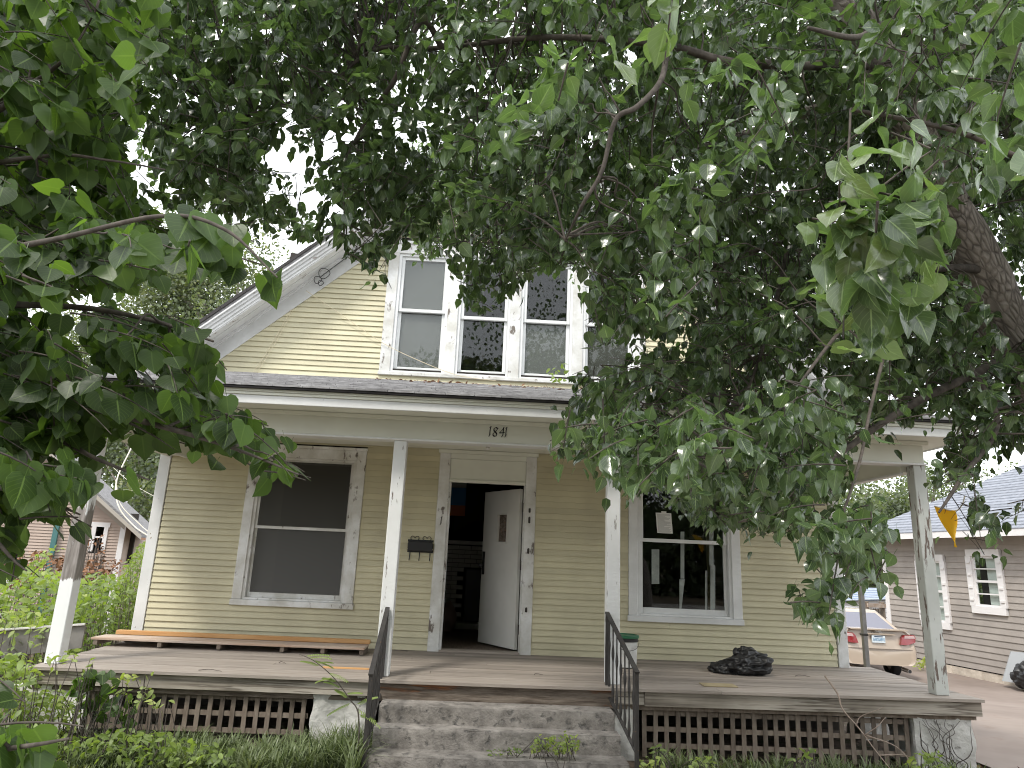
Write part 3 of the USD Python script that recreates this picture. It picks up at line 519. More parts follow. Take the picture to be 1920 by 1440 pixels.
# ------------------------------------------------------------------ leaves and trees
def template(rows, cols=5, fold=.35, curl=.25, wave=.0, twist=0., pet=True):
    """rows: (t on the rib, t on the edge, half width); local x across, y along, z towards the upper face"""
    us = np.linspace(-1, 1, cols); V, UV = [], []
    for t, e, w in rows:
        for u in us:
            a = abs(u); y = t+(e-t)*a; x = u*w
            z = fold*abs(x)*(1-.35*a) - curl*y*abs(y) + wave*math.sin(9*y+2.5*u+1.3)*a*.5 + twist*x*y
            V.append((x, y, z)); UV.append((u, y))
    F_ = []
    for i in range(len(rows)-1):
        for j in range(cols-1): a = i*cols+j; F_.append((a, a+1, a+cols+1, a+cols))
    V, UV, F_ = np.array(V), np.array(UV), np.array(F_); T = np.vstack([F_[:, [0, 1, 2]], F_[:, [0, 2, 3]]])
    if pet:                                                          # the leaf stalk, a thin strip
        n = len(V); w = .011; V = np.vstack([V, [(-w, 0, .0), (w, 0, .0), (w, -.42, .10), (-w, -.42, .10)]]); UV = np.vstack([UV, [(.2, 0), (.22, 0), (.22, .0), (.2, .0)]]); T = np.vstack([T, [(n, n+1, n+2), (n, n+2, n+3)]])
    return V, T, UV
PEAR = [(0, 0, .012), (.05, .02, .17), (.16, .15, .30), (.32, .32, .365), (.52, .52, .325), (.70, .70, .215), (.86, .86, .085), (1.0, 1.0, .004)]
REDB = [(0, 0, .01), (.0, -.10, .20), (.06, .0, .42), (.24, .20, .535), (.46, .42, .50), (.66, .64, .355), (.84, .84, .15), (1.0, 1.0, .004)]
OVAL = [(0, 0, .02), (.15, .15, .17), (.4, .4, .25), (.7, .7, .17), (1.0, 1.0, .01)]
TP = [template(PEAR, 5, f, c, w, t) for f, c, w, t in ((.30, .20, .05, .2), (.45, .38, .06, -.3), (.15, .10, .09, .4), (.55, .55, .05, .1), (.25, -.12, .08, -.4))]
TPS = [template(PEAR[::2]+[PEAR[-1]], 3, f, c, 0, t, False) for f, c, t in ((.35, .25, .2), (.2, .4, -.3))]
TR = [template(REDB, 5, f, c, w, t) for f, c, w, t in ((.06, .06, .03, .08), (.14, .16, .04, -.12), (-.05, .10, .03, .1), (.18, .03, .03, -.1))]
TO = [template(OVAL, 3, f, c, 0, t, False) for f, c, t in ((.3, .3, .2), (.15, .5, -.2), (.4, .1, 0))]
def unit(v): return v/(np.linalg.norm(v, axis=-1, keepdims=True)+1e-9)
def grow(tpl, pos, axis, nrm, size):
    """the arrays of many leaves: vertices (n, k, 3), and the template's faces and st"""
    ax = unit(axis); n = unit(nrm - ax*(nrm*ax).sum(1, keepdims=True)); s = np.cross(ax, n)
    V = tpl[0]; return pos[:, None] + size[:, None, None]*(V[None, :, 0:1]*s[:, None]+V[None, :, 1:2]*ax[:, None]+V[None, :, 2:3]*n[:, None])
class Leaves:
    def __init__(s): s.items = []
    def add(s, tpl, pos, axis, nrm, size, tint):
        if len(pos): s.items.append((tpl, grow(tpl, pos, axis, nrm, size), np.asarray(tint, float), pos, size))
    def mesh(s, keep=None):
        vs, fs, us, ts, n = [], [], [], [], 0
        for k, (tpl, V, tint, pos, size) in enumerate(s.items):
            sel = np.ones(len(V), bool) if keep is None else keep[k]
            if not sel.any(): continue
            V = V[sel]; m, q = V.shape[:2]
            vs.append(V.reshape(-1, 3)); fs.append((tpl[1][None]+(np.arange(m)*q)[:, None, None]+n).reshape(-1, 3)); us.append(np.tile(tpl[2], (m, 1))); ts.append(np.repeat(tint[sel], q)); n += m*q
        return (np.vstack(vs), np.vstack(fs)), np.vstack(us), np.concatenate(ts)
    def emit(s, parent, mt, singles=0, name='foliage'):
        """the leaves that show largest become parts, the rest one part"""
        keep = [np.ones(len(V), bool) for _, V, *_ in s.items]
        if singles:
            sc = []
            for k, (tpl, V, tint, pos, size) in enumerate(s.items):
                p, w = proj(pos); ok = (p[:, 0] > 0) & (p[:, 0] < 1920) & (p[:, 1] > 0) & (p[:, 1] < 1440) & (w > .3)
                sc += [(-size[i]/w[i], k, i) for i in np.nonzero(ok)[0]]
            for _, k, i in sorted(sc)[:singles]:
                tpl, V, tint, pos, size = s.items[k]; keep[k][i] = False
                obj('leaf', (V[i], tpl[1]), mt, parent, smooth=True, uv=tpl[2], tint=np.full(len(V[i]), tint[i]))
        m, uv, t = s.mesh(keep); return obj(name, m, mt, parent, smooth=True, uv=uv, tint=t, kind='stuff')

TRUNKV = sg.Polygon([(1762, 380), (1850, 392), (1935, 520), (1935, 650), (1890, 615), (1800, 480)])
FLAGV = sg.Polygon([(1728, 925), (1815, 905), (1818, 950), (1808, 1045), (1778, 1045)])
class Tree:
    def __init__(s, name, label, seed): s.p = thing(name, label, 'tree'); s.L = Leaves(); s.tw = MB(); s.r = np.random.default_rng(seed); s.pts = []
    def limb(s, name, pts, rads, px=True, sides=9, n=7):
        w = np.array([atd(a, b, c) for a, b, c in pts]) if px else np.array(pts, float)
        c = spline(w, n); r = np.interp(np.linspace(0, 1, len(c)), np.linspace(0, 1, len(rads)), rads)
        r = r*(1+.10*(meshkit.noise(c*7, 5)-.5)); c = c+(meshkit.fbm(c*3.0+50, 2, 6)[:, None]-.5)*np.minimum(.05, r[:, None]*1.2)*s.r.normal(size=3)
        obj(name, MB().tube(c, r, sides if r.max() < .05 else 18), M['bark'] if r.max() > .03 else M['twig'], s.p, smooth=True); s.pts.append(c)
    def region(s, poly, d0, d1, cover, size, kind, tint=(.2, .6), holes=(), tl=(.16, .34), near=None, conn=.28):
        """a mass of leafy shoots filling a volume between two depths; shoots droop and end in leaf tufts"""
        P = sg.Polygon(poly)
        for h in holes: P = P.difference(sg.Polygon(h))
        cover *= 1.5 if kind == 'pear' else 1.5; size *= .80 if size < .079 or kind != 'pear' else .9; dm = (d0+d1)/2; per = 13 if kind == 'pear' else 9
        la = .40*.62*(size*FPX/dm)**2; nl = int(cover*P.area/la); nt = max(1, int(nl/per*1.25)); r = s.r
        x0, y0, x1, y1 = P.bounds; pp = r.uniform([x0, y0], [x1, y1], (nt*4+60, 2)); pp = pp[shapely.contains_xy(P, pp[:, 0], pp[:, 1])][:nt]; nt = len(pp)
        d = (r.uniform(d0**2, d1**2, nt))**.5
        o = CAM + (F[None] + RT[None]*((pp[:, 0]-960)/FPX)[:, None] - UP[None]*((pp[:, 1]-720)/FPX)[:, None])*d[:, None]
        if kind == 'pear': dr = unit(r.normal(size=(nt, 3))*[1, 1, .6]+[-.25, 0, -.45])
        else: dr = unit(r.normal(size=(nt, 3))*[.5, .7, .30]+[.9, 0, -.22])
        ln = r.uniform(*tl, nt)*(size/.062 if kind == 'pear' else size/.072); allp = np.vstack(s.pts) if s.pts else None
        for i in range(nt):
            tt = np.linspace(0, 1, 6)[:, None]; c = o[i]+dr[i]*ln[i]*(tt-.5)+np.array([0, 0, -.22])*ln[i]*tt**2
            n = int(r.integers(per-3, per+5)); ss = np.sort(r.uniform(0, 1, n)) if kind != 'pear' else np.sort(1-r.uniform(0, 1, n)**1.5*.95)
            b = o[i]+dr[i]*ln[i]*(ss[:, None]-.5)+np.array([0, 0, -.22])*ln[i]*ss[:, None]**2
            rad = unit(np.cross(dr[i], r.normal(size=(n, 3)))); sz = size*r.uniform(.62, 1.15, n)
            if kind == 'pear':
                ax = unit(rad*.62+dr[i]*.30+np.array([0, 0, -.62])+r.normal(size=(n, 3))*.28); nn = rad*.75+np.array([0, 0, .75])+r.normal(size=(n, 3))*.38
            else:
                rad[:, 2] *= .3; ax = unit(rad*.55+dr[i]*.25+np.array([0, 0, -.72])+r.normal(size=(n, 3))*.25); nn = np.array([0, 0, .70])+rad*.6+r.normal(size=(n, 3))*.42
            b = b+ax*sz[:, None]*.42*.8
            jt = r.normal(size=2)*30; q, w = proj(b+ax*(sz*.5)[:, None]); q = q+jt; q2, _ = proj(b+ax*(sz*.95)[:, None]); ok = shapely.contains_xy(P, q[:, 0], q[:, 1]) & (shapely.contains_xy(P, q2[:, 0], q2[:, 1]) | (r.random(n) < .25)) & (w > .55)
            if kind == 'pear' and d[i] < 3.25: ok &= ~shapely.contains_xy(TRUNKV, q[:, 0]-jt[0], q[:, 1]-jt[1])
            if kind == 'pear': q3, _ = proj(b); ok &= ~(shapely.contains_xy(FLAGV, q[:, 0]-jt[0], q[:, 1]-jt[1]) | shapely.contains_xy(FLAGV, q2[:, 0], q2[:, 1]) | shapely.contains_xy(FLAGV, q3[:, 0], q3[:, 1]))
            if not ok.any(): continue
            tn = np.clip(r.uniform(tint[0], tint[1])+r.normal(size=n)*.09, 0, 1); k = int(r.integers(0, 100))
            T = (TP if size*FPX/d[i] > 27 else TPS) if kind == 'pear' else TR
            for j in range(len(T)):
                m = ok & ((np.arange(n)+k) % len(T) == j); s.L.add(T[j], b[m], ax[m], nn[m], sz[m], tn[m])
            qc, wc = proj(c); inn = shapely.contains_xy(P, qc[:, 0], qc[:, 1])
            if inn[:3].all():
                e_ = 6 if inn.all() else int(np.argmin(inn)); s.tw.tube(c[:e_], np.linspace(.0024, .0010, 6)[:e_]*(1 if dm < 4 else 1.4), 4)
            else: continue
            if allp is not None and r.random() < conn:
                e = allp[np.argmin(((allp-c[0])**2).sum(1))]; g = np.linalg.norm(e-c[0])
                cc = spline([e, e+(c[0]-e)*.35+r.normal(size=3)*g*.09+[0, 0, .07*g], e+(c[0]-e)*.7+r.normal(size=3)*g*.06, c[0]], 4); qc, wc = proj(cc)
                if .05 < g < 1.1 and shapely.contains_xy(P, qc[:, 0], qc[:, 1]).mean() > .9: s.tw.tube(cc, np.linspace(.0042, .002, len(cc)), 4)
    def done(s, mt, singles):
        obj('twigs', s.tw, M['twig'], s.p, smooth=True, kind='stuff'); s.L.emit(s.p, mt, singles)

pear = Tree('pear_tree', 'large glossy-leaved pear tree leaning over the porch from the right', 21)
base = np.array([3.35, -5.75])
c_ = [(base[0]+.05, base[1], -.75), (base[0], base[1], 0.2), (base[0]-.12, base[1]-.02, 1.15)] + [tuple(atd(*p)) for p in ((1915, 650, 3.3), (1835, 500, 3.22), (1772, 385, 3.12), (1715, 250, 3.0), (1640, 110, 2.9), (1540, -60, 2.8), (1400, -300, 2.9))]
pear.limb('trunk', c_, [.20, .18, .16, .118, .106, .097, .085, .08, .07, .05], px=False, n=8)
LIMBS = [([(1990, 480, 3.5), (1900, 230, 3.6), (1830, 140, 3.6), (1700, -80, 3.7)], [.07, .06, .05, .04]),
 ([(1700, 230, 3.0), (1560, 200, 3.2), (1400, 250, 3.6), (1180, 320, 4.5), (960, 400, 5.3), (860, 470, 5.7)], [.035, .028, .022, .016, .010, .004]),
 ([(1800, 400, 3.1), (1740, 440, 3.3), (1600, 432, 3.4), (1480, 450, 3.5), (1290, 520, 3.6), (1160, 600, 3.6)], [.025, .021, .017, .013, .009, .004]),
 ([(1850, 510, 3.2), (1740, 505, 2.9), (1650, 540, 2.7), (1560, 640, 2.5), (1500, 720, 2.3)], [.022, .014, .010, .007, .004]),
 ([(1925, 650, 3.3), (1830, 700, 3.0), (1700, 765, 2.8), (1560, 860, 2.6), (1450, 930, 2.4)], [.024, .019, .015, .010, .004]),
 ([(1690, 560, 2.6), (1655, 680, 2.5), (1630, 780, 2.4), (1610, 870, 2.3), (1570, 990, 2.1), (1540, 1100, 2.0)], [.007, .006, .0055, .005, .004, .002]),
 ([(1650, 120, 2.8), (1400, 120, 2.6), (1250, 85, 2.5), (1020, 70, 2.6), (830, 90, 2.9), (700, 95, 3.1), (600, 170, 3.1), (480, 210, 3.1), (400, 230, 3.0)], [.022, .017, .013, .011, .010, .009, .007, .005, .002]),
 ([(830, 90, 2.9), (790, 40, 2.8), (740, 150, 2.8), (690, 220, 2.9), (640, 330, 3.0), (650, 420, 3.1)], [.014, .012, .010, .008, .006, .003]),
 ([(1250, 90, 2.4), (1240, 150, 2.3), (1195, 200, 2.2), (1155, 225, 2.2), (1130, 320, 2.2), (1095, 380, 2.2), (1060, 450, 2.3)], [.011, .010, .009, .008, .007, .006, .003]),
 ([(1980, 330, 2.3), (1820, 255, 2.2), (1700, 225, 2.15), (1595, 205, 2.1)], [.010, .008, .007, .005]),
 ([(1770, 30, 2.4), (1660, 45, 2.3), (1605, 70, 2.2), (1515, 52, 2.1)], [.014, .011, .010, .006]),
 ([(1480, 450, 3.5), (1440, 620, 3.0), (1390, 760, 2.7), (1330, 880, 2.5)], [.009, .007, .005, .002]),
 ([(1830, 700, 3.0), (1870, 800, 2.8), (1800, 900, 2.6), (1760, 960, 2.5)], [.016, .012, .008, .004]),
 ([(1180, 320, 4.5), (1020, 500, 4.3), (930, 480, 4.0), (880, 560, 3.9)], [.016, .012, .008, .003])]
for pts, rad in LIMBS: pear.limb('limb', pts, rad)
R = pear.region
BEAM = [(1585, 875), (1600, 830), (1650, 800), (1740, 780), (1748, 862), (1640, 890)]; ROOFH = [(1838, 905), (1860, 858), (1960, 845), (1960, 925), (1880, 940), (1850, 985)]
R([(240, -250), (800, -250), (800, 230), (700, 260), (600, 250), (540, 200), (500, 250), (500, 330), (470, 390), (400, 400), (330, 370), (270, 300), (250, 150)], 2.6, 3.6, 1.9, .078, 'pear', (.15, .55), holes=[[(350, 195), (380, 185), (380, 215), (355, 215)], [(220, 225), (262, 235), (255, 270), (225, 262)]])
R([(200, -250), (820, -250), (800, 180), (690, 240), (600, 230), (530, 190), (480, 240), (420, 420), (330, 430), (240, 330)], 3.2, 4.6, 1.1, .075, 'pear', (.2, .6))
R([(380, 230), (640, 170), (640, 260), (560, 300), (520, 240), (500, 300), (520, 380), (600, 420), (620, 455), (540, 450), (470, 420), (400, 430)], 2.7, 3.8, 1.5, .075, 'pear', (.15, .5))
R([(620, 300), (830, 260), (850, 400), (800, 470), (740, 430), (660, 430)], 3.2, 4.4, 1.3, .072, 'pear', (.2, .6))
R([(430, 230), (520, 270), (570, 330), (640, 330), (700, 480), (640, 500), (560, 450), (470, 460), (410, 400)], 2.6, 3.6, .9, .072, 'pear', (.15, .5))
R([(480, 330), (520, 390), (590, 415), (610, 450), (560, 448), (500, 440), (470, 400)], 2.7, 3.2, 1.0, .075, 'pear', (.1, .4))
R([(590, 240), (800, 220), (830, 420), (790, 480), (760, 440), (720, 520), (640, 490), (630, 430), (680, 370), (620, 385), (570, 340)], 2.7, 3.5, 1.9, .075, 'pear', (.1, .45))
R([(760, -250), (1320, -250), (1320, 640), (1200, 640), (1110, 660), (1080, 640), (1120, 560), (1105, 500), (1010, 510), (960, 520), (940, 470), (850, 460), (830, 380), (790, 230)], 2.3, 4.0, 2.3, .075, 'pear', (.15, .55))
R([(800, 440), (960, 440), (1010, 500), (990, 540), (945, 560), (935, 600), (880, 590), (860, 545), (835, 490)], 3.3, 4.1, 1.5, .07, 'pear', (.15, .5))
R([(770, 250), (1080, 240), (1160, 560), (1060, 500), (960, 520), (870, 470), (800, 490), (745, 430), (760, 360)], 5.0, 6.2, 1.7, .072, 'pear', (.45, .85), tl=(.2, .4))
R([(1290, -250), (2250, -250), (2250, 1000), (1960, 950), (1920, 950), (1880, 1010), (1850, 1045), (1800, 1005), (1745, 945), (1750, 880), (1790, 800), (1760, 775), (1690, 790), (1640, 850), (1600, 900), (1560, 960), (1500, 1010), (1400, 1010), (1300, 985), (1270, 960), (1240, 910), (1170, 930), (1110, 860), (1060, 865), (1010, 850), (1030, 800), (1075, 760), (1060, 700), (1130, 680), (1180, 640), (1290, 640)],
  2.5, 4.8, 2.5, .074, 'pear', (.08, .5), holes=[BEAM, ROOFH, [(1515, 690), (1562, 742), (1488, 748)], [(1770, 385), (1860, 400), (1930, 560), (1930, 640), (1880, 600), (1800, 470)]])
R([(1000, 60), (1290, -60), (2150, -60), (2150, 560), (1940, 640), (1780, 660), (1600, 640), (1400, 620), (1300, 600), (1180, 560), (1090, 470), (1000, 300)], 4.6, 6.2, .8, .074, 'pear', (.1, .5))
R([(1500, 970), (1640, 920), (1675, 1010), (1668, 1085), (1600, 1120), (1560, 1150), (1530, 1180), (1480, 1172), (1468, 1118), (1520, 1080)], 1.75, 2.3, 3.0, .068, 'pear', (.15, .45))
R([(1030, 800), (1100, 740), (1250, 715), (1420, 760), (1450, 900), (1330, 965), (1250, 910), (1190, 935), (1120, 870), (1010, 852)], 1.6, 2.1, 1.5, .072, 'pear', (.25, .6))
R([(1400, 700), (1600, 700), (1600, 860), (1560, 960), (1480, 1010), (1400, 960)], 1.9, 2.4, 1.5, .068, 'pear', (.15, .5))
R([(1745, 945), (1765, 850), (1830, 800), (1842, 880), (1860, 960), (1920, 880), (2080, 880), (2080, 960), (1930, 955), (1885, 1012), (1850, 1045), (1800, 1005)], 2.2, 3.0, 1.7, .07, 'pear', (.1, .45), holes=[ROOFH, [(1738, 930), (1815, 915), (1814, 960), (1806, 1036), (1782, 1036)]])
R([(1490, 250), (1620, 200), (1770, 250), (1790, 400), (1750, 600), (1640, 660), (1540, 650), (1500, 520), (1520, 400)], 1.12, 1.42, 1.9, .082, 'pear', (.55, .95), tl=(.14, .26))
R([(1090, -150), (1300, -150), (1265, 110), (1180, 190), (1115, 110)], 1.15, 1.5, 1.0, .082, 'pear', (.5, .85))
R([(830, 110), (1080, 80), (1070, 220), (960, 245), (850, 215)], 1.5, 1.8, 1.1, .078, 'pear', (.45, .8))
R([(1660, -150), (1990, -150), (1990, 390), (1860, 370), (1830, 230), (1680, 120)], 1.25, 1.7, .75, .08, 'pear', (.35, .75))
R([(1560, -100), (1880, -100), (1880, 300), (1800, 360), (1700, 330), (1600, 200)], 1.9, 2.6, .9, .075, 'pear', (.2, .6))
R([(850, 240), (1000, 230), (1010, 330), (900, 320)], 1.7, 2.0, .7, .075, 'pear', (.3, .6))
R([(1180, 330), (1340, 300), (1350, 620), (1230, 620)], 1.7, 2.1, .8, .075, 'pear', (.3, .65))
R([(1240, 130), (1500, 100), (1500, 320), (1300, 330)], 1.6, 2.1, .8, .078, 'pear', (.25, .65))
# unseen crown leaves added over and behind the viewer to cast shade
rr = pear.r; nn_ = 1800; pos = unit(rr.normal(size=(nn_, 3)))*rr.uniform(.35, 1, (nn_, 1))**.4*[3.4, 2.6, 1.6]+[2.6, -6.6, 6.0]
ax_ = unit(rr.normal(size=(nn_, 3))*.5+[0, 0, -.7]); pear.L.add(TPS[0], pos, ax_, rr.normal(size=(nn_, 3))+[0, 0, .8], rr.uniform(.07, .11, nn_), rr.uniform(.1, .6, nn_))
pear.done(M['pearleaf'], 300)

red = Tree('redbud_tree', 'dark redbud tree with broad heart-shaped leaves reaching in from the left', 33)
rb_ = atd(-420, 1400, 2.4); red.limb('trunk', [(rb_[0], rb_[1], -.75)]+[tuple(atd(*p)) for p in ((-400, 950, 2.4), (-360, 450, 2.4), (-330, 0, 2.4), (-200, -350, 2.4))], [.10, .085, .07, .055, .03], px=False)
for pts, rad in [([(-360, 420, 2.4), (-150, 260, 2.1), (0, 185, 1.9), (90, 140, 1.85), (140, 90, 1.8), (180, 20, 1.8)], [.018, .012, .007, .005, .0035, .0015]),
 ([(-340, 500, 2.4), (-100, 260, 2.1), (0, 205, 1.95), (110, 120, 1.9)], [.02, .014, .009, .004]), ([(-340, 420, 2.4), (-100, 330, 2.0), (90, 292, 1.9), (200, 300, 1.9), (310, 318, 2.0)], [.016, .009, .005, .0035, .002]),
 ([(-360, 560, 2.4), (-100, 490, 1.8), (100, 450, 1.55), (300, 405, 1.4), (420, 430, 1.35), (520, 520, 1.3)], [.016, .010, .006, .0045, .0035, .0015]),
 ([(-360, 640, 2.4), (-100, 580, 2.0), (120, 575, 1.9), (280, 600, 1.85), (400, 640, 1.8)], [.02, .013, .008, .006, .003]),
 ([(-370, 720, 2.4), (-100, 680, 1.95), (130, 750, 1.8), (240, 782, 1.75), (340, 810, 1.7), (450, 845, 1.65), (560, 890, 1.6)], [.024, .015, .010, .008, .006, .004, .002]),
 ([(-380, 850, 2.4), (-100, 800, 1.9), (80, 815, 1.75), (180, 860, 1.7), (280, 900, 1.65)], [.02, .012, .008, .005, .002]),
 ([(-390, 920, 2.4), (-100, 900, 1.75), (60, 930, 1.6), (150, 965, 1.55)], [.018, .010, .006, .002]), ([(-400, 1000, 2.4), (-100, 980, 1.6), (50, 1070, 1.5)], [.016, .008, .002]),
 ([(-400, 1380, 2.4), (-150, 1420, 1.4), (40, 1400, 1.2), (130, 1385, 1.15)], [.014, .008, .004, .002])]: red.limb('limb', pts, rad)
R = red.region
R([(-200, -110), (310, -110), (300, 60), (270, 190), (230, 260), (260, 370), (330, 420), (300, 540), (-250, 600)], 1.7, 3.2, 2.4, .08, 'redbud', (.2, .8), holes=[[(218, 225), (260, 232), (252, 262), (225, 258)]])
R([(-250, 430), (180, 430), (330, 390), (440, 395), (475, 430), (545, 535), (520, 552), (450, 500), (360, 540), (250, 500), (120, 560), (-250, 560)], 1.3, 1.8, 2.2, .085, 'redbud', (.1, .45))
R([(-250, 560), (150, 560), (230, 590), (330, 585), (400, 615), (432, 690), (420, 735), (490, 755), (500, 790), (560, 850), (588, 905), (540, 922), (480, 880), (400, 855), (340, 850), (250, 812), (170, 840), (-250, 900)], 1.6, 2.3, 2.2, .078, 'redbud', (.05, .5), holes=[[(40, 570), (110, 565), (120, 610), (60, 610)], [(120, 600), (165, 590), (170, 625), (125, 622)]])
R([(-200, -80), (290, -80), (240, 120), (250, 380), (340, 440), (300, 540), (-250, 640)], 2.9, 3.8, 1.3, .085, 'redbud', (.2, .7))
R([(-250, 640), (160, 640), (200, 760), (160, 860), (-250, 900)], 1.7, 2.6, 2.2, .08, 'redbud', (.05, .4))
R([(-250, 850), (170, 825), (195, 880), (285, 875), (288, 915), (240, 932), (200, 885), (172, 992), (60, 985), (-20, 960), (40, 1000), (82, 1090), (30, 1105), (-250, 1040)], 1.4, 2.0, 1.9, .076, 'redbud', (.1, .5))
R([(-200, 1370), (60, 1320), (170, 1365), (165, 1412), (100, 1440), (100, 1520), (-200, 1520)], 1.1, 1.35, 1.1, .095, 'redbud', (.2, .5))
R([(-150, 1250), (60, 1255), (95, 1280), (50, 1330), (-150, 1330)], 1.3, 1.5, 1.0, .09, 'redbud', (.1, .4))
red.done(M['redleaf'], 300)
# ------------------------------------------------------------------ steps and rails
st = thing('porch_steps', 'weathered grey concrete steps up to the porch between two iron rails', 'steps')
for k, (y0, y1, z1, xa, xb) in enumerate([(-1.84, -2.11, -.20, -.875, 1.255), (-2.10, -2.30, -.347, -.885, 1.275), (-2.29, -2.55, -.507, -.90, 1.30), (-2.54, -2.90, -.64, -.92, 1.33)]):
    mb_ = trimesh.creation.box([1, 1, 1])
    for _ in range(4): mb_ = mb_.subdivide()
    mb_ = mb_.subdivide(); v = np.array(mb_.vertices); zb = -1.1
    p = v*[xb-xa, y0-y1, z1-zb]+[(xa+xb)/2, (y0+y1)/2, (z1+zb)/2]
    top = v[:, 2] > .499; fr = v[:, 1] < -.499
    p[:, 2] -= np.where(top, .010*meshkit.fbm(p*[3, 5, 1], 4, k)+np.where(p[:, 1] < y1+.012, .006*meshkit.fbm(p*[14, 3, 3], 3, 9), 0), 0)
    p[:, 1] += np.where(fr, .022*meshkit.fbm(p*[4, 1, 9], 4, k+3)-.008+np.where(p[:, 2] > z1-.02, .005, 0), 0)
    obj('step', (p, np.array(mb_.faces)), M['concrete'], st, smooth=40)
def handrail(name, label, top, bot, n=7):
    """top: where the rail meets the post; bot: head of the lower newel"""
    h = thing(name, label, 'handrail', 'iron handrails of the porch steps'); t, b = np.array(top, float), np.array(bot, float)
    obj('top_rail', MB().bar(t, b+[0, -.03, -.01], .042, .016), M['iron'], h)
    dz = .70; obj('bottom_rail', MB().bar(t+[0, 0, -dz-.02], b+[0, 0, -dz+.05], .030, .012), M['iron'], h)
    obj('newel_post', cbox(b[0]-.017, b[0]+.017, b[1]-.017, b[1]+.017, -1.0, b[2]-.004, .003), M['iron'], h)
    obj('newel_post', cbox(t[0]-.015, t[0]+.015, t[1]-.022, t[1]+.010, t[2]-dz-.06, t[2]-.004, .003), M['iron'], h)
    for i in range(n):
        q = t+(b-t)*((i+.7)/(n+.4)); z0, z1 = q[2]-dz+.02, q[2]-.008; zs = np.linspace(z0, z1, 25); s = (zs-z0)/(z1-z0)
        r = .0075+.0075*np.clip(np.sin(s*np.pi*4), 0, 1)**2
        obj('baluster', MB().tube(np.stack([q[0]+0*zs, q[1]+0*zs, zs], -1), r, 6), M['iron'], h, smooth=40)
handrail('handrail', 'black iron handrail left of the steps, seen nearly end on', (-.918, -1.745, .60), (-.905, -2.56, .125))
handrail('handrail', 'black iron handrail with twisted balusters right of the steps', (1.243, -1.745, .64), (1.372, -2.50, .215))

# ------------------------------------------------------------------ things on the porch
mx = thing('mailbox', 'small black metal wall mailbox with scrolls and three hooks beside the door', 'mailbox')
bx = cbox(-.945, -.645, -.082, -.018, 1.165, 1.272, .004); obj('box', bx, M['black'], mx); obj('back_plate', MB().box(-.955, -.635, -.018, -.012, 1.145, 1.30), M['black'], mx)
for x in (-.92, -.80, -.67):
    obj('hook', MB().tube(spline([(x, -.03, 1.165), (x, -.032, 1.08), (x, -.055, 1.05), (x+.004, -.082, 1.068)], 5), .0065, 6), M['black'], mx)
for x, s in ((-.90, 1), (-.84, -1), (-.75, 1), (-.69, -1)):
    a = np.linspace(0, 4.6, 16); obj('scroll', MB().tube(np.stack([x+s*.030*np.cos(a)*(1-.1*a), -.02+0*a, 1.315+.026*np.sin(a)], -1), .0045, 5), M['black'], mx)
nt = thing('paper_notice', 'white printed paper notice taped inside the right porch window', 'notice')
def sheet(x0, x1, z0, z1, y, sl): return MB().hexa([(x0+sl, y, z0), (x1+sl, y, z0), (x1+sl, y+.0008, z0), (x0+sl, y+.0008, z0), (x0, y, z1), (x1, y, z1), (x1, y+.0008, z1), (x0, y+.0008, z1)])
PX0, PX1, PZ0, PZ1_ = 2.172, 2.372, 1.515, 1.770
obj('sheet', sheet(PX0, PX1, PZ0, PZ1_, .0245, .018), M['paper'], nt); obj('tape', MB().box(2.245, 2.31, .0247, .0252, 1.765, 1.792), M['paper'], nt)
ln = MB()
for k in range(20):                                                    # print too small to read in the photograph: grey lines
    zz = PZ1_-.018-k*.0118; o = .018*(PZ1_-zz)/(PZ1_-PZ0); a = PX0+.014+o; b = a+rnd.uniform(.07, .17) if k % 4 else a+.165
    ln.box(a, b, .0238, .0242, zz-.002, zz+.002)
obj('print_lines', ln, M['print'], nt)
tb = thing('torn_curtain', 'torn pale strips hanging inside the right porch window', 'curtain')
for px0, px1, py0, py1, tp in ((1222, 1236, 1030, 1095, 0), (1276, 1283, 997, 1085, 0), (1274, 1284, 1086, 1148, 1), (1330, 1338, 985, 1060, 0), (1332, 1341, 1060, 1146, 0), (1322, 1326, 1070, 1148, 0)):
    p0, p1, p2, p3 = aty(px0, py0, .10), aty(px1, py0, .10), aty(px1 if not tp else px0+3, py1, .10), aty(px0, py1, .10)
    q = [p0, p1, p2, p3]; obj('strip', MB().hexa([q[3]+[0, 0, 0], q[2], q[2]+[0, .004, 0], q[3]+[0, .004, 0], q[0], q[1], q[1]+[0, .004, 0], q[0]+[0, .004, 0]]), M['cloth'], tb)
pl = thing('plank_platform', 'long low platform of old planks on short blocks along the porch wall', 'pallet')
for k, (y0, y1) in enumerate(((-.60, -.44), (-.435, -.28))): obj('plank', cbox(-4.30, -1.285, y0, y1, .056, .080, .003), M['paleplank'], pl)
for x in (-4.25, -3.55, -2.9, -2.2, -1.75, -1.32): obj('block', cbox(x-.022, x+.022, -.59, -.29, .002, .055, .003), M['lattice'], pl)
for x0, x1 in ((-4.2, -1.28),): obj('back_plank', cbox(x0, x1, -.272, -.20, .082, .128, .003), M['orange'], pl, label='orange-brown plank lying along the back'); obj('back_block', MB().box(x0+.1, x1-.02, -.26, -.21, .002, .081), M['rot'], pl)
obj('loose_plank', longboard(-1.56, -1.10, -1.41, -1.36, .001, .012, 3), M['orange'], label='short orange-brown board lying loose on the deck', cat='plank')
bk_ = thing('bucket', 'white plastic bucket with a green lid behind the right rail', 'bucket', loc=(1.645, -.66, .0))
pr_ = [(0, .004), (.118, .004), (.122, .02), (.136, .27), (.146, .275), (.146, .30), (.138, .305), (.138, .315), (0, .315)]
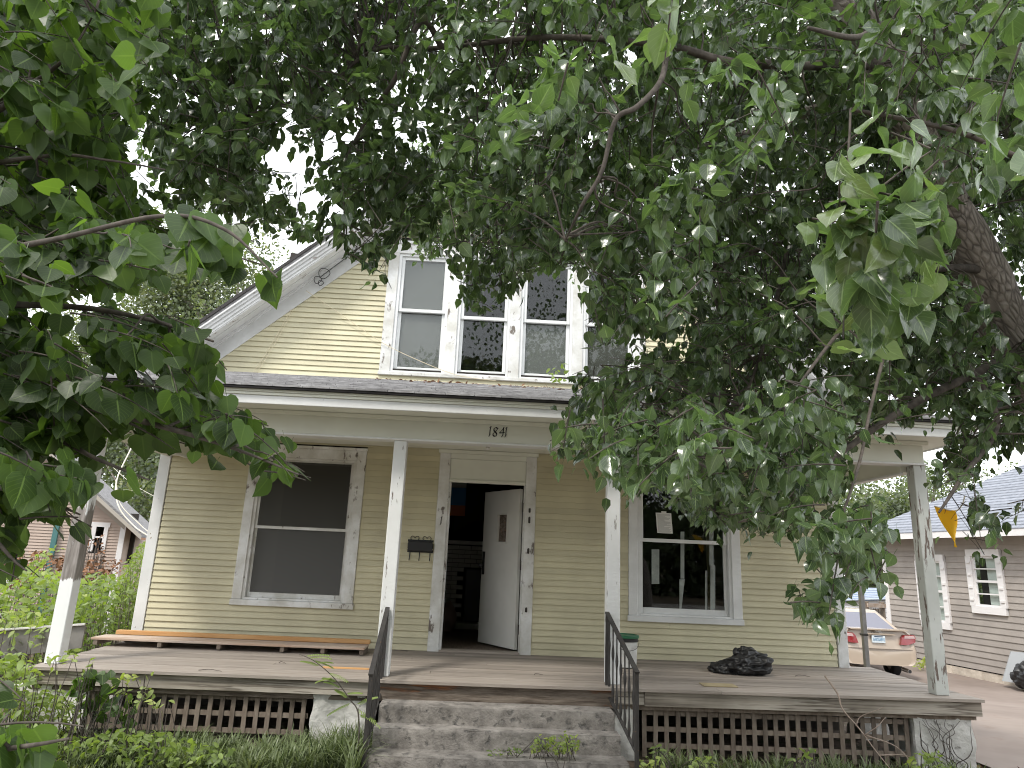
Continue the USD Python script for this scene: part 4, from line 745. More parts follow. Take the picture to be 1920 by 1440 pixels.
obj('pail', trimesh.creation.revolve(np.array(pr_[:4]+[(0, .27)]), sections=32), M['pail'], bk_, smooth=40); obj('dark_band', trimesh.creation.revolve(np.array([(.1, .271), (.141, .271), (.143, .308), (.1, .308)]), sections=32), M['black'], bk_, smooth=40)
obj('lid', trimesh.creation.revolve(np.array([(0, .309), (.150, .309), (.153, .318), (.150, .340), (.132, .343), (.128, .333), (0, .333)]), sections=32), M['green'], bk_, smooth=40)
obj('handle', MB().tube([(.147*math.cos(a), -.02-.149*abs(math.sin(a)), .285-.10*abs(math.sin(a))) for a in np.linspace(0, math.pi, 14)], .003, 5), M['black'], bk_, smooth=True)
s_ = trimesh.creation.icosphere(5, 1.0); v = np.array(s_.vertices); n_ = meshkit.fbm(v*1.5+3, 2, 5)[:, None]; rg = np.abs(meshkit.fbm(v*2.6, 2, 8)-.5)[:, None]
v = v*(.72+.75*(n_-.35))*(1-.75*rg)*[.30, .25, .21]; v[:, 2] = np.maximum(v[:, 2], -.10)+.10; v[:, 0] += .10*v[:, 2]
gb = thing('garbage_bag', 'crumpled black plastic bag lying on the right of the porch floor', 'bag', loc=(2.97, -.78, -.008))
obj('bag_body', (v, np.array(s_.faces)), M['bag'], gb, smooth=True); v2 = np.array(trimesh.creation.icosphere(4, 1.0).vertices); v2 = v2*(.7+.7*meshkit.fbm(v2*2.5, 3, 2)[:, None])*[.15, .14, .09]; v2[:, 2] = np.maximum(v2[:, 2], -.03)+.03
obj('bag_fold', (v2+[-.24, .03, .0], np.array(trimesh.creation.icosphere(4, 1.0).faces)), M['bag'], gb, smooth=25); obj('neck', MB().tube(spline([(-.05, 0, .16), (-.12, -.02, .22), (-.10, .01, .26)], 4), np.linspace(.05, .015, 9), 8), M['bag'], gb, smooth=30)
obj('cardboard_sheet', longboard(2.22, 2.56, -1.67, -1.50, .002, .008, 3), M['card'], label='flattened yellowish cardboard on the porch edge', cat='cardboard')
for k, (px, py, dxx) in enumerate(((395, 1252, .22), (625, 1214, .10), (1505, 1268, .16), (530, 1240, .07), (1010, 1262, .09))):
    p = atz(px, py, .0); c = spline([(p[0]-dxx/2, p[1], .008), (p[0]-.02, p[1]+.03, .014), (p[0]+dxx/2, p[1]-.01, .008)], 5)
    obj('fallen_twig', MB().tube(c+np.stack([0*c[:, 0], 0*c[:, 0], sag(c[:, 0], c[:, 1])], -1), np.linspace(.004, .002, len(c)), 5), M['twig'], label=('thin bent dry twig near the front edge of the left deck', 'small dry twig beside the plank platform', 'dry twig right of the black bag', 'short dark twig in the middle of the left deck', 'small twig in front of the doorway')[k], cat='twig')
fl = thing('pennant_flag', 'yellow triangular pennant hanging from a white string beside the right post', 'pennant')
dF = 5.6; q = [atd(*p) for p in ((1752, 949, dF), (1789, 958, dF), (1796, 984, dF+.02), (1792, 1026, dF))]; cen = sum(q)/4
g_ = MB(); up_ = np.array([.3, -.9, .1])*.0015; rows_ = 9; V = []
for i in range(rows_):
    t = i/(rows_-1); L0 = q[0]+(q[3]-q[0])*t; R0 = q[1]+(q[2]-q[1])*min(1, t*1.9) if t < .53 else q[2]+(q[3]-q[2])*(t-.53)/.47
    for u in np.linspace(0, 1, 5): V.append(L0+(R0-L0)*u+np.array([0, .018*math.sin(5*t+4*u), 0]))
V = np.array(V); Fq = [(i*5+j, i*5+j+1, i*5+j+6, i*5+j+5) for i in range(rows_-1) for j in range(4)]
Fq2 = [tuple(x+len(V) for x in f[::-1]) for f in Fq]; obj('pennant', MB().add(np.vstack([V+up_, V-up_]), Fq+Fq2), M['flag'], fl, smooth=True)
obj('string', MB().tube(spline([q[0], q[1]+[0, 0, .002], atd(1803, 948, dF), atd(1809, 930, dF)], 6), .006, 5), M['wire'], fl, smooth=True)

# cables and strings
def cable(label, pts, r, m, cat='cable', group=None): obj('cable' if cat == 'cable' else 'string', MB().tube(spline(pts, 8), r, 6), m, smooth=True, label=label, cat=cat, group=group)
A3 = lambda px, py, Y: tuple(aty(px, py, Y))
cable('pale service cable drooping to the left corner board', [tuple(atd(246, 840, 11)), tuple(atd(219, 900, 10)), tuple(atd(222, 948, 9.5)), tuple(atd(250, 985, 9.2)), A3(283, 1008, -.03)], .010, M['wire'])
cable('second pale cable just above the drooping service cable', [tuple(atd(217, 900, 10.3)), tuple(atd(226, 945, 9.7)), tuple(atd(262, 983, 9.3)), A3(282, 1000, -.03)], .007, M['wire'])
cable('thin grey overhead wire crossing from the left to the house', [tuple(atd(205, 870, 14)), tuple(atd(245, 905, 11)), A3(297, 935, -.03)], .004, M['wire'])
cable('thin pale string tied from the rake down to the porch roof', [A3(546, 580, -.05), A3(512, 640, -.04), A3(475, 699, -.04)], .0035, M['string'], 'string')
cable('second thin pale string alongside, to the porch roof', [A3(551, 578, -.05), A3(520, 636, -.04), A3(482, 699, -.04)], .003, M['string'], 'string')
cable('long pale string sagging across the gable windows', [A3(574, 545, -.07), A3(640, 590, -.06), A3(716, 642, -.06), A3(790, 678, -.07), A3(860, 704, -.08), A3(930, 714, -.10)], .004, M['string'], 'string')
lp_ = MB()
for cx0, cy0, rr_ in ((608, 513, .075), (602, 531, .035), (596, 525, .05)):
    c = aty(cx0, cy0, -.10); a = np.linspace(0, 2*math.pi*1.1, 26); lp_.tube(np.stack([c[0]+rr_*np.cos(a), c[1]+.02*np.sin(2*a), c[2]+rr_*1.0*np.sin(a)], -1), .0055, 5)
obj('cable', lp_, M['dkwire'], smooth=True, label='coiled black cable hung under the left rake', cat='cable')
cable('dark cable running along the rake to the coil', [A3(600, 520, -.08), A3(640, 490, -.07), A3(690, 452, -.07), A3(730, 420, -.07)], .006, M['dkwire'])
cable('thin dark cable dangling beside the gable windows', [A3(712, 430, -.2), A3(727, 470, -.12), A3(722, 510, -.08), A3(734, 541, -.06)], .004, M['dkwire'])

# ------------------------------------------------------------------ plants
def foliage(name, label, cat, masses, mt, tpls, seed, stems=0, kind=None, singles=0, up=.7, droop=.2, stem_r=.006):
    p = thing(name, label, cat); L = Leaves(); r = np.random.default_rng(seed); tw = MB()
    for poly, d0, d1, cover, size, t0, t1 in masses:
        P = sg.Polygon(poly); x0, y0, x1, y1 = P.bounds; n = int(cover*P.area/(.30*(size*FPX/((d0+d1)/2))**2))
        pp = r.uniform([x0, y0], [x1, y1], (n*4+40, 2)); pp = pp[shapely.contains_xy(P, pp[:, 0], pp[:, 1])][:n]; n = len(pp); d = r.uniform(d0, d1, n)
        o = CAM+(F[None]+RT[None]*((pp[:, 0]-960)/FPX)[:, None]-UP[None]*((pp[:, 1]-720)/FPX)[:, None])*d[:, None]; okg = o[:, 2] > gz(o[:, 0], o[:, 1])-.02
        o = o[okg]; n = len(o); a = r.normal(size=(n, 3)); a[:, 2] = a[:, 2]*.5-droop; nn = r.normal(size=(n, 3))*.5+[0, -.25, up]; sz = size*r.uniform(.6, 1.2, n)
        cl_ = meshkit.noise(o*2.2, seed); tn = np.clip(t0+(t1-t0)*(.55*cl_+.45*r.random(n)), 0, 1); kk = np.arange(n) % len(tpls)
        for j, T in enumerate(tpls): m = kk == j; L.add(T, o[m], a[m], nn[m], sz[m], tn[m])
        for i in range(min(stems, n)):
            q = o[r.integers(n)]; g = float(gz(q[0], q[1])); b0 = np.array([q[0]+r.normal()*.10, q[1]+r.normal()*.1, g-.03]); tw.tube(spline([b0, (b0+q)/2+r.normal(size=3)*.04, q], 5), np.linspace(stem_r, stem_r*.4, 11), 5)
    if tw.v: obj('stems', tw, M['twig'], p, smooth=True, kind='stuff')
    L.emit(p, mt, singles); return p
BL = M['bushleaf']
foliage('bush', 'bright broad-leaved bush left of the leaning white corner post', 'bush', [([(-150, 1075), (40, 1058), (150, 1090), (185, 1120), (150, 1180), (120, 1240), (-150, 1260)], 10.0, 13.0, 3.2, .15, .35, 1.0), ([(-60, 1150), (60, 1140), (120, 1180), (70, 1215), (-60, 1225)], 9.0, 10.0, 1.6, .12, .5, 1.0)], BL, TO, 51, 60)
foliage('bush', 'leafy green bush between the corner post and the house wall', 'bush', [([(165, 1090), (235, 1075), (258, 1110), (246, 1185), (170, 1232), (118, 1235), (130, 1160)], 9.8, 12.0, 3.5, .11, .2, .9)], BL, TO, 52, 40)
foliage('bush', 'tall fine-leaved shrub against the left corner board', 'bush', [([(236, 1060), (262, 1020), (276, 1012), (268, 1110), (250, 1190), (205, 1185), (215, 1110)], 9.9, 11.6, 3.4, .06, .2, .9)], BL, TO, 53, 40)
foliage('vine', 'brownish dry vine heaped at the foot of the pink house', 'vine', [([(-40, 1050), (70, 1030), (150, 1050), (225, 1050), (232, 1080), (120, 1100), (-40, 1100)], 14.0, 16.5, 1.6, .12, 0, 1), ([(160, 1010), (196, 1000), (200, 1055), (165, 1065)], 16.5, 17.2, .5, .11, 0, 1)], M['deadleaf'], TO, 54, 60, stem_r=.012)
foliage('vine', 'light green vine shoots climbing in front of the pink house', 'vine', [([(40, 1052), (100, 1022), (118, 1030), (60, 1075)], 12.6, 13.4, 1.5, .14, .5, 1), ([(-40, 1075), (110, 1070), (220, 1075), (210, 1110), (60, 1100)], 12.8, 14.5, 1.5, .14, .3, 1)], BL, TO, 55, 20)
foliage('weeds', 'thicket of mixed green weeds at the left end of the deck', 'weeds', [([(-60, 1225), (40, 1225), (75, 1262), (60, 1300), (40, 1345), (-60, 1340)], 5.6, 6.6, 3.4, .085, .2, .9), ([(-40, 1350), (60, 1365), (140, 1385), (210, 1370), (330, 1378), (440, 1405), (450, 1460), (-40, 1460)], 5.35, 6.0, 3.4, .075, .1, .9)], BL, TO, 56, 14, singles=120, up=.5, droop=.35)
foliage('seedling', 'feathery pale green weed in front of the left stone pier', 'plant', [([(25, 1310), (110, 1290), (150, 1330), (130, 1400), (30, 1400)], 5.75, 6.05, 2.2, .055, .6, 1.0)], BL, [TO[1]], 57, 40, droop=.1)
foliage('seedling', 'broad-leaved seedling with rounded leaves before the left lattice', 'plant', [([(128, 1275), (165, 1258), (215, 1270), (222, 1310), (190, 1345), (130, 1310)], 5.75, 6.0, 1.25, .10, .25, .6), ([(190, 1330), (240, 1300), (255, 1330), (230, 1380), (190, 1380)], 5.75, 5.95, .9, .08, .2, .6)], M['redleaf'], TR, 58, 14, up=.35)
foliage('seedling', 'slim sapling with light leaves standing before the left lattice', 'plant', [([(218, 1262), (285, 1262), (285, 1278), (240, 1292), (218, 1280)], 5.75, 5.95, 1.0, .075, .8, 1), ([(222, 1290), (290, 1285), (296, 1310), (250, 1325), (222, 1305)], 5.75, 5.95, .8, .075, .6, .9), ([(285, 1312), (318, 1312), (300, 1345), (285, 1335)], 5.7, 5.9, .8, .065, .7, 1)], BL, TO, 59, 8)
foliage('seedling', 'thin upright sapling in front of the leaning white post', 'plant', [([(40, 1240), (135, 1215), (150, 1200), (140, 1240), (100, 1260), (60, 1270)], 5.6, 6.0, .8, .065, .7, 1.0), ([(145, 1250), (190, 1225), (186, 1240), (155, 1262)], 5.7, 5.9, .7, .055, .6, 1.0)], BL, TO, 60, 10)
foliage('weeds', 'bright green weeds growing from the middle step', 'weeds', [([(1000, 1380), (1020, 1376), (1035, 1408), (995, 1412)], 5.80, 5.90, 1.2, .042, .5, 1), ([(1026, 1385), (1060, 1372), (1092, 1388), (1085, 1408), (1060, 1414), (1024, 1412)], 5.80, 5.90, 1.9, .042, .5, 1)], BL, TO, 61, 12, up=.4)
foliage('weeds', 'small dark weeds in the corner of the middle step', 'weeds', [([(905, 1408), (960, 1398), (985, 1406), (975, 1416), (905, 1416)], 5.80, 5.88, .9, .033, .1, .5)], BL, TO, 62, 5)
foliage('weeds', 'broad-leaved weeds at the foot of the right lattice', 'weeds', [([(1222, 1400), (1245, 1395), (1260, 1425), (1225, 1435)], 5.8, 6.0, 1.1, .075, .3, .6), ([(1195, 1420), (1240, 1415), (1260, 1450), (1195, 1450)], 5.6, 5.95, 1.8, .055, .5, 1), ([(1290, 1420), (1340, 1415), (1340, 1450), (1290, 1450)], 5.6, 5.95, 1.2, .055, .5, .9), ([(1490, 1400), (1530, 1402), (1530, 1425), (1490, 1425)], 5.8, 6.0, 1.0, .055, .2, .5), ([(1700, 1415), (1760, 1405), (1780, 1450), (1700, 1450)], 5.9, 6.15, 1.6, .055, .5, 1)], BL, TO, 63, 16, up=.5)
foliage('weeds', 'tuft of green weeds beside the grey house foundation behind the car', 'weeds', [([(1712, 1235), (1735, 1232), (1738, 1252), (1712, 1252)], 18.0, 18.6, 1.8, .10, .7, 1)], BL, TO, 64, 0)
foliage('seedling', 'small seedling rooted in the porch roof below the gable windows', 'plant', [([(1030, 688), (1056, 682), (1062, 715), (1036, 716)], 7.9, 8.1, 1.2, .075, .4, .9)], BL, TO, 65, 0)
# mimosa seedling: pinnate fronds on a thin stem
ms_ = thing('mimosa_seedling', 'thin mimosa seedling with feathery fronds in front of the stone pier by the steps', 'plant'); rr = np.random.default_rng(5)
stem = spline([tuple(atd(*p)) for p in ((672, 1425, 5.75), (672, 1340, 5.8), (655, 1310, 5.85), (625, 1270, 5.9), (590, 1240, 5.95), (560, 1226, 6.0))], 8); obj('stem', MB().tube(stem, np.linspace(.007, .002, len(stem)), 6), M['twig'], ms_, smooth=True)
fr_ = []
for f0 in range(15):
    c0 = stem[8+int(f0*2.1) % (len(stem)-9)]; dr = unit(np.array([rr.choice([-1, 1])*rr.uniform(.5, 1), rr.normal()*.35, rr.uniform(-.25, .5)])); ln_ = rr.uniform(.14, .24); fm = MB()
    t = np.linspace(0, 1, 15); ax = c0+dr*ln_*t[:, None]+np.array([0, 0, -.10])*ln_*4*(t**2)[:, None]*.5; sd = unit(np.cross(dr, [0, 0, 1]))
    fm.tube(ax, .0012, 3)
    for i in range(2, 15):
        for s in (-1, 1):
            l = .045*math.sin(math.pi*(.15+.8*i/15)); b0 = ax[i]; tip = b0+sd*s*l+dr*l*.5+np.array([0, 0, -.012]); w = dr*.006
            fm.quad(b0-w, b0+w, tip+w*.5, tip-w*.5)
    obj('frond', fm, BL, ms_, tint=np.full(sum(len(x) for x in fm.v), rr.uniform(.3, .8)))
# grass blades
def grass(name, label, n, xr, yr, hl, seed, tint):
    r = np.random.default_rng(seed); nc = n//26; cx0 = r.uniform(*xr, nc); cy0 = r.uniform(*yr, nc); k = np.repeat(np.arange(nc), 26); m = len(k)
    x = cx0[k]+r.normal(size=m)*.035; y = cy0[k]+r.normal(size=m)*.035; a = r.uniform(0, 2*np.pi, m); L_ = r.uniform(*hl, m)*(.5+.8*r.random(nc))[k]*np.clip(.62+(x+1.7)*.55, .55, 1.0)**(1 if xr[0] < 0 else 0); lean = r.uniform(.25, .95, m)
    z0 = gz(x, y)-.01; t = np.linspace(0, 1, 6); d = np.stack([np.cos(a), np.sin(a)], -1); sd = np.stack([-np.sin(a), np.cos(a)], -1)
    h = L_[:, None]*(t[None]*(1-.22*t[None]) - (lean**2)[:, None]*.42*t[None]**3); o = L_[:, None]*lean[:, None]*(.25*t[None]+.55*t[None]**2)
    w = .0062*(1-t**2*.92)[None]*r.uniform(.7, 1.3, m)[:, None]; P0 = np.stack([x, y], -1)[:, None]+d[:, None]*o[..., None]
    A = np.concatenate([P0-sd[:, None]*w[..., None], (z0[:, None]+h)[..., None]], -1); B = np.concatenate([P0+sd[:, None]*w[..., None], (z0[:, None]+h)[..., None]], -1)
    V = np.stack([A, B], 2).reshape(m, 12, 3); q = np.array([(2*i, 2*i+1, 2*i+3, 2*i+2) for i in range(5)]); T = np.vstack([q[:, [0, 1, 2]], q[:, [0, 2, 3]]])
    tn = np.clip(r.uniform(*tint, nc)[k]*.75+.35*r.random(m)**3+r.normal(size=m)*.12, 0, 1)
    obj(name, (V.reshape(-1, 3), (T[None]+(np.arange(m)*12)[:, None, None]).reshape(-1, 3)), M['grassleaf'], tint=np.repeat(tn, 12), label=label, cat='grass', kind='stuff')
grass('grass', 'arching dark green border grass along the front of the left deck', 9500, (-3.6, -.95), (-2.75, -2.0), (.26, .44), 71, (.0, .8))
grass('grass', 'sparse dark border grass at the foot of the right lattice', 2600, (1.55, 4.75), (-2.35, -1.98), (.13, .27), 72, (.05, .6))
gl = Leaves(); rr = np.random.default_rng(9); n_ = 1500; px_ = rr.uniform(4.7, 6.0, n_); py_ = rr.uniform(-3.2, -1.2, n_); gl.add(TO[0], np.stack([px_, py_, gz(px_, py_)+.012], -1), rr.normal(size=(n_, 3))*[1, 1, .15], rr.normal(size=(n_, 3))*.25+[0, 0, 1], rr.uniform(.03, .07, n_), rr.random(n_))
m_, u_, t_ = gl.mesh(); obj('leaf_litter', m_, M['deadleaf'], uv=u_, tint=t_, label='brown leaf litter on the soil right of the stone pier', cat='leaf litter', kind='stuff')
gl = Leaves(); n_ = 220; tq = rr.random(n_); xx = rr.uniform(-1.5, 3.2, n_); yy = -.03-rr.random(n_)**3*.5; zz_ = EZ+(PZ1-EZ)*(1+yy/2.16)+.02; gl.add(TO[1], np.stack([xx, yy, zz_], -1), rr.normal(size=(n_, 3))*[1, .6, .2], rr.normal(size=(n_, 3))*.5+[0, 0, 1], rr.uniform(.04, .08, n_), rr.random(n_))
m_, u_, t_ = gl.mesh(); obj('roof_debris', m_, M['deadleaf'], uv=u_, tint=t_, label='dead leaves caught on the porch roof under the gable windows', cat='leaf litter', kind='stuff')
# dead branch and pier vine
db = thing('dead_branch', 'bare dry branch leaning on the deck edge before the right lattice', 'branch'); D6 = 6.85
for pts, r0 in (([(1547, 1268, 6.75), (1570, 1300, 6.5), (1580, 1330, 6.38), (1610, 1365, 6.25), (1640, 1405, 6.12), (1668, 1440, 6.0)], .010), ([(1605, 1362, 6.26), (1612, 1345, 6.3), (1635, 1335, 6.3), (1658, 1326, 6.32)], .006), ([(1622, 1378, 6.2), (1645, 1362, 6.2), (1660, 1345, 6.3)], .005), ([(1622, 1378, 6.2), (1680, 1400, 6.15), (1715, 1438, 6.0)], .007), ([(1650, 1416, 6.08), (1690, 1415, 6.1), (1720, 1425, 6.1)], .005)):
    obj('branch', MB().tube(spline([tuple(atd(*p)) for p in pts], 6), np.linspace(r0, r0*.4, 6*(len(pts)-1)+1), 6), M['deadtwig'], db, smooth=True)
pv = thing('dry_vine', 'web of dry vine stems clinging to the right stone pier', 'vine'); rr = np.random.default_rng(17)
for k in range(13):
    x = 4.27+.46*rr.random(); z = -.66; c = [(x, -1.815, z)]
    while z < -.26: x += rr.normal()*.05; z += rr.uniform(.05, .09); c.append((np.clip(x, 4.25, 4.74), -1.826+rr.uniform(-.006, .004), z))
    c = spline(c, 4); obj('stem', MB().tube(c, np.linspace(.0055, .002, len(c)), 5), M['twig'], pv, smooth=True)

# ------------------------------------------------------------------ the neighbours
def lapwall(parent, A, B, z0, top, expo, m, skip=(), gap=.004):
    """clapboards one by one on the wall from A to B (plan points), facing left of A->B ; top(u) the wall's height at u metres from A"""
    A, B = np.array(A, float), np.array(B, float); Lw = np.linalg.norm(B-A); e = (B-A)/Lw; nrm = np.array([e[1], -e[0]])
    w = lambda u, o, z: (A[0]+e[0]*u+nrm[0]*o, A[1]+e[1]*u+nrm[1]*o, z)
    pts = [(0, z0-.3)]+[(Lw, z0-.3)]+[(u, top(u)) for u in np.linspace(Lw, 0, 9)]; P = sg.Polygon(pts)
    for s in skip: P = P.difference(sg.box(s[0]+.04, s[2]+.04, s[1]-.04, s[3]-.04))
    sh = trimesh.creation.extrude_polygon(P, .1, engine='earcut'); v = np.array(sh.vertices)
    wl = obj('wall', (np.array([w(a, -c, b) for a, b, c in v]), np.array(sh.faces)), M['dark_room'], parent); z = z0; us = np.linspace(0, Lw, 200); tu = np.array([top(u) for u in us])
    while z < tu.max()-.02:
        on = us[tu >= z+expo*.6]
        if len(on) < 2: break
        segs = [(on.min(), on.max())]
        for s0, s1, a, b in skip:
            if a-.06 < z < b-expo*.45: segs = [(p, q) for t in segs for p, q in ((t[0], min(t[1], s0)), (max(t[0], s1), t[1])) if q-p > .03]
        for a, b in segs:
            if wl: obj('clapboard', MB().hexa([w(a, .028, z), w(b, .028, z), w(b, -.005, z), w(a, -.005, z), w(a, .006, z+expo+.01), w(b, .006, z+expo+.01), w(b, -.005, z+expo+.01), w(a, -.005, z+expo+.01)]), m, wl)
        z += expo
    return w, Lw
M['greyside'] = varied('grey_siding_look', (.36, .325, .298), (.30, .27, .247), 2.0, .75, spots=(.17, .14, .12), spot_scale=6, spot_at=(.72, .78), rand=.07)
M['pinkside'] = varied('pink_siding_look', (.45, .36, .305), (.39, .31, .265), 1.5, .75, rand=.05)
M['blueroof'] = varied('pale_shingle_look', (.19, .205, .24), (.27, .285, .325), 8.0, .9, rand=.1, bscale=90)
gh = thing('grey_house', 'grey clapboard house with white-framed windows and pale shingle roof behind the driveway', 'house')
a0, b0 = atd(1668, 1170, 20.3), atd(1990, 1170, 15.2); zg = -1.27
def onwall(px, py):                                                     # where a sight line meets that wall
    d = ray(px, py); e = (b0-a0)[:2]; M2 = np.array([[d[0], -e[0]], [d[1], -e[1]]]); t, u = np.linalg.solve(M2, a0[:2]-CAM[:2]); return u*np.linalg.norm(e), CAM[2]+d[2]*t
ze = onwall(1740, 1008)[1]
wn = []
for (px0, px1, py0, py1) in ((1731, 1788, 1040, 1178), (1826, 1894, 1030, 1152), (1958, 2030, 1020, 1150)):
    u0, u1 = onwall(px0, py1)[0], onwall(px1, py1)[0]; wn.append((u0, u1, onwall((px0+px1)/2, py1)[1], onwall((px0+px1)/2, py0)[1]))
w_, Lw = lapwall(gh, a0[:2], b0[:2], zg+.22, lambda u: ze, .152, M['greyside'], wn)
def wbox(w, u0, u1, o0, o1, z0, z1): return MB().hexa([w(u0, o1, z0), w(u1, o1, z0), w(u1, o0, z0), w(u0, o0, z0), w(u0, o1, z1), w(u1, o1, z1), w(u1, o0, z1), w(u0, o0, z1)])
M['wwhite'] = plain('white_frame_look', (.72, .70, .70), .6); M['curtain'] = plain('window_curtain_look', (.55, .58, .56), .9)
for u0, u1, z0, z1 in wn:
    wd = thing('window', parent=gh); f_ = .17
    for q in ((u0, u0+f_, z0+f_, z1-f_), (u1-f_, u1, z0+f_, z1-f_), (u0+.03, u1-.03, z0, z0+f_-.002), (u0+.03, u1-.03, z1-f_+.002, z1)): obj('frame', wbox(w_, q[0], q[1], .0, .075, q[2], q[3]), M['wwhite'], wd)
    for k in range(4):                                                 # raised zigzag moulding on the frame
        zc = z0+f_+(z1-z0-2*f_)*(k+.5)/4
        for uc in (u0+f_/2, u1-f_/2): obj('moulding', wbox(w_, uc-.055, uc+.055, .076, .098, zc-.025, zc+.025), M['wwhite'], wd)
    i0, i1, j0, j1 = u0+f_, u1-f_, z0+f_, z1-f_; zm = (j0+j1)/2
    for q in ((i0, i0+.045, j0, j1), (i1-.045, i1, j0, j1), (i0+.046, i1-.046, zm-.03, zm+.03), (i0+.046, i1-.046, j0, j0+.05), (i0+.046, i1-.046, j1-.05, j1), (i0+.046, i1-.046, (zm+j1)/2-.015, (zm+j1)/2+.015), (i0+.046, i1-.046, (zm+j0)/2-.015, (zm+j0)/2+.015)): obj('sash_bar', wbox(w_, q[0], q[1], -.02, .03, q[2], q[3]), M['wwhite'], wd)
    obj('pane', wbox(w_, i0+.04, i1-.04, -.004, .0, j0+.04, j1-.04), M['glass'], wd); obj('curtain', wbox(w_, i0+(i1-i0)*.45, i1-.05, -.07, -.06, j0, j1), M['curtain'], wd)
obj('corner_board', wbox(w_, -.03, .13, .0, .04, zg+.2, ze), M['wwhite'], gh); obj('frieze_board', wbox(w_, .131, Lw, .0, .035, ze-.22, ze), M['greyside'], gh)
obj('room_backing', wbox(w_, .2, Lw, -3.2, -3.1, zg, ze), M['dark_room'], gh)
fd = obj('foundation', wbox(w_, .0, Lw, -.2, -.02, zg-.6, zg+.2), M['pier'], gh); xq = 0
M['stone'] = varied('pale_stone_look', (.42, .37, .31), (.55, .49, .42), 5, .9, rand=.18, bump=.8, bdist=.02, bscale=14)
while xq < Lw:
    wq = rnd.uniform(.3, .6); hq = rnd.uniform(.19, .22); obj('stone', wbox(w_, xq+.008, min(xq+wq, Lw)-.008, -.02, rnd.uniform(.0, .03), zg-.28, zg-.28+hq), M['stone'], fd); obj('stone', wbox(w_, xq+.05, min(xq+wq+.05, Lw), -.02, rnd.uniform(.0, .03), zg-.06, zg+.19), M['stone'], fd); xq += wq
ov = .55; er = lambda u, o, z: np.array(w_(u, o, z)); RS = .62
def rfp(u, o): return er(u, o, ze+.02+(ov-o)*RS)
rb2 = MB(); r0, r1, r2, r3 = rfp(-ov, ov), rfp(Lw, ov), rfp(Lw, -4.2), rfp(4.2, -4.2); t_ = np.array([0, 0, .09]); rb2.hexa([r0, r1, r2, r3, r0+t_, r1+t_, r2+t_, r3+t_]); rl = er(-ov, -9, ze+.02); rb2.hexa([rl, r0, r3, r3+[0, .01, 0], rl+t_, r0+t_, r3+t_, r3+t_+[0, .01, 0]])
gr = obj('roof', rb2, M['shingle_edge'], gh)
for k in range(34):                                                     # shingle courses on the near slope
    o0 = ov+.02-k*.142; o1 = o0-.15; ua = -ov+max(0, (ov-o0))*.98; c = [rfp(ua, o0), rfp(Lw, o0), rfp(Lw, o1), rfp(ua+.14, o1)]
    obj('shingle_course', MB().hexa([p+t_*(1.01) for p in c]+[c[0]+t_*1.28, c[1]+t_*1.28, c[2]+t_*1.06, c[3]+t_*1.06]), M['blueroof'], gr)
obj('eave_fascia', wbox(w_, -ov, Lw, ov-.02, ov+.012, ze-.06, ze+.10), M['wwhite'], gh); obj('soffit', wbox(w_, -ov, Lw, .0, ov-.02, ze-.02, ze+.01), M['greyside'], gh)

M['beige'] = plain('beige_trim_look', (.38, .345, .30), .7)
ph = thing('pink_house', 'pink clapboard house with a gabled roof behind the bushes on the left', 'house')
pa, pb = atd(-260, 1050, 17.0), atd(222, 1060, 18.4); zp = -1.3
zc_ = atd(222, 974, 18.4)[2]; Lp = np.linalg.norm((pb-pa)[:2]); pk = Lp*.42
ptop = lambda u: zc_+(Lp-u)*.8 if u > pk else zc_+(Lp-pk)*.8-(pk-u)*.8
def onp(px, py):
    d = ray(px, py); e = (pb-pa)[:2]; M2 = np.array([[d[0], -e[0]], [d[1], -e[1]]]); t, u = np.linalg.solve(M2, pa[:2]-CAM[:2]); return u*Lp, CAM[2]+d[2]*t
u0, u1 = onp(166, 1030)[0], onp(197, 1030)[0]; z0, z1 = onp(180, 1034)[1], onp(180, 979)[1]
wp_, _ = lapwall(ph, pa[:2], pb[:2], zp, ptop, .078, M['pinkside'], [(u0, u1, z0, z1)])
wd = thing('window', parent=ph)
for q in ((u0, u0+.10, z0, z1-.12), (u1-.10, u1, z0, z1-.12), (u0-.03, u1+.03, z1-.12, z1)): obj('frame', wbox(wp_, q[0], q[1], .0, .05, q[2], q[3]), M['wwhite'], wd)
obj('sash_bar', wbox(wp_, u0+.1, u1-.1, -.02, .03, (z0+z1)/2-.03, (z0+z1)/2+.02), M['wwhite'], wd); obj('pane', wbox(wp_, u0+.1, u1-.1, -.01, .0, z0, z1-.12), M['glass'], wd); obj('room_backing', wbox(wp_, u0-.5, u1+.5, -.8, -.7, z0-.3, z1+.3), M['dark_room'], ph)
obj('corner_board', wbox(wp_, Lp-.10, Lp+.03, .0, .035, zp, zc_), M['wwhite'], ph)
ud = onp(100, 1030)[0]; obj('downspout', wbox(wp_, ud-.06, ud+.06, .03, .12, zp, onp(104, 985)[1]), plain('teal_paint_look', (.06, .17, .17), .6), ph)
ul = onp(28, 1040)[0]; obj('trim_board', wbox(wp_, ul-.07, ul+.07, .0, .035, zp, onp(30, 985)[1]), M['wwhite'], ph)
def prf(u, o, dz=0): return np.array(wp_(u, o, ptop(u)+dz))
t_ = np.array([0, 0, .12]); rp_ = MB(); ue = Lp+.55; pe = lambda o: np.array(wp_(ue, o, ptop(Lp)-.55*.8))
rp_.hexa([prf(pk, .5), pe(.5), pe(-2), prf(pk, -2), prf(pk, .5)+t_, pe(.5)+t_, pe(-2)+t_, prf(pk, -2)+t_]); pl_ = lambda o: np.array(wp_(-.5, o, ptop(0)-.40)); rp_.hexa([pl_(.5), prf(pk, .5), prf(pk, -2), pl_(-2), pl_(.5)+t_, prf(pk, .5)+t_, prf(pk, -2)+t_, pl_(-2)+t_])
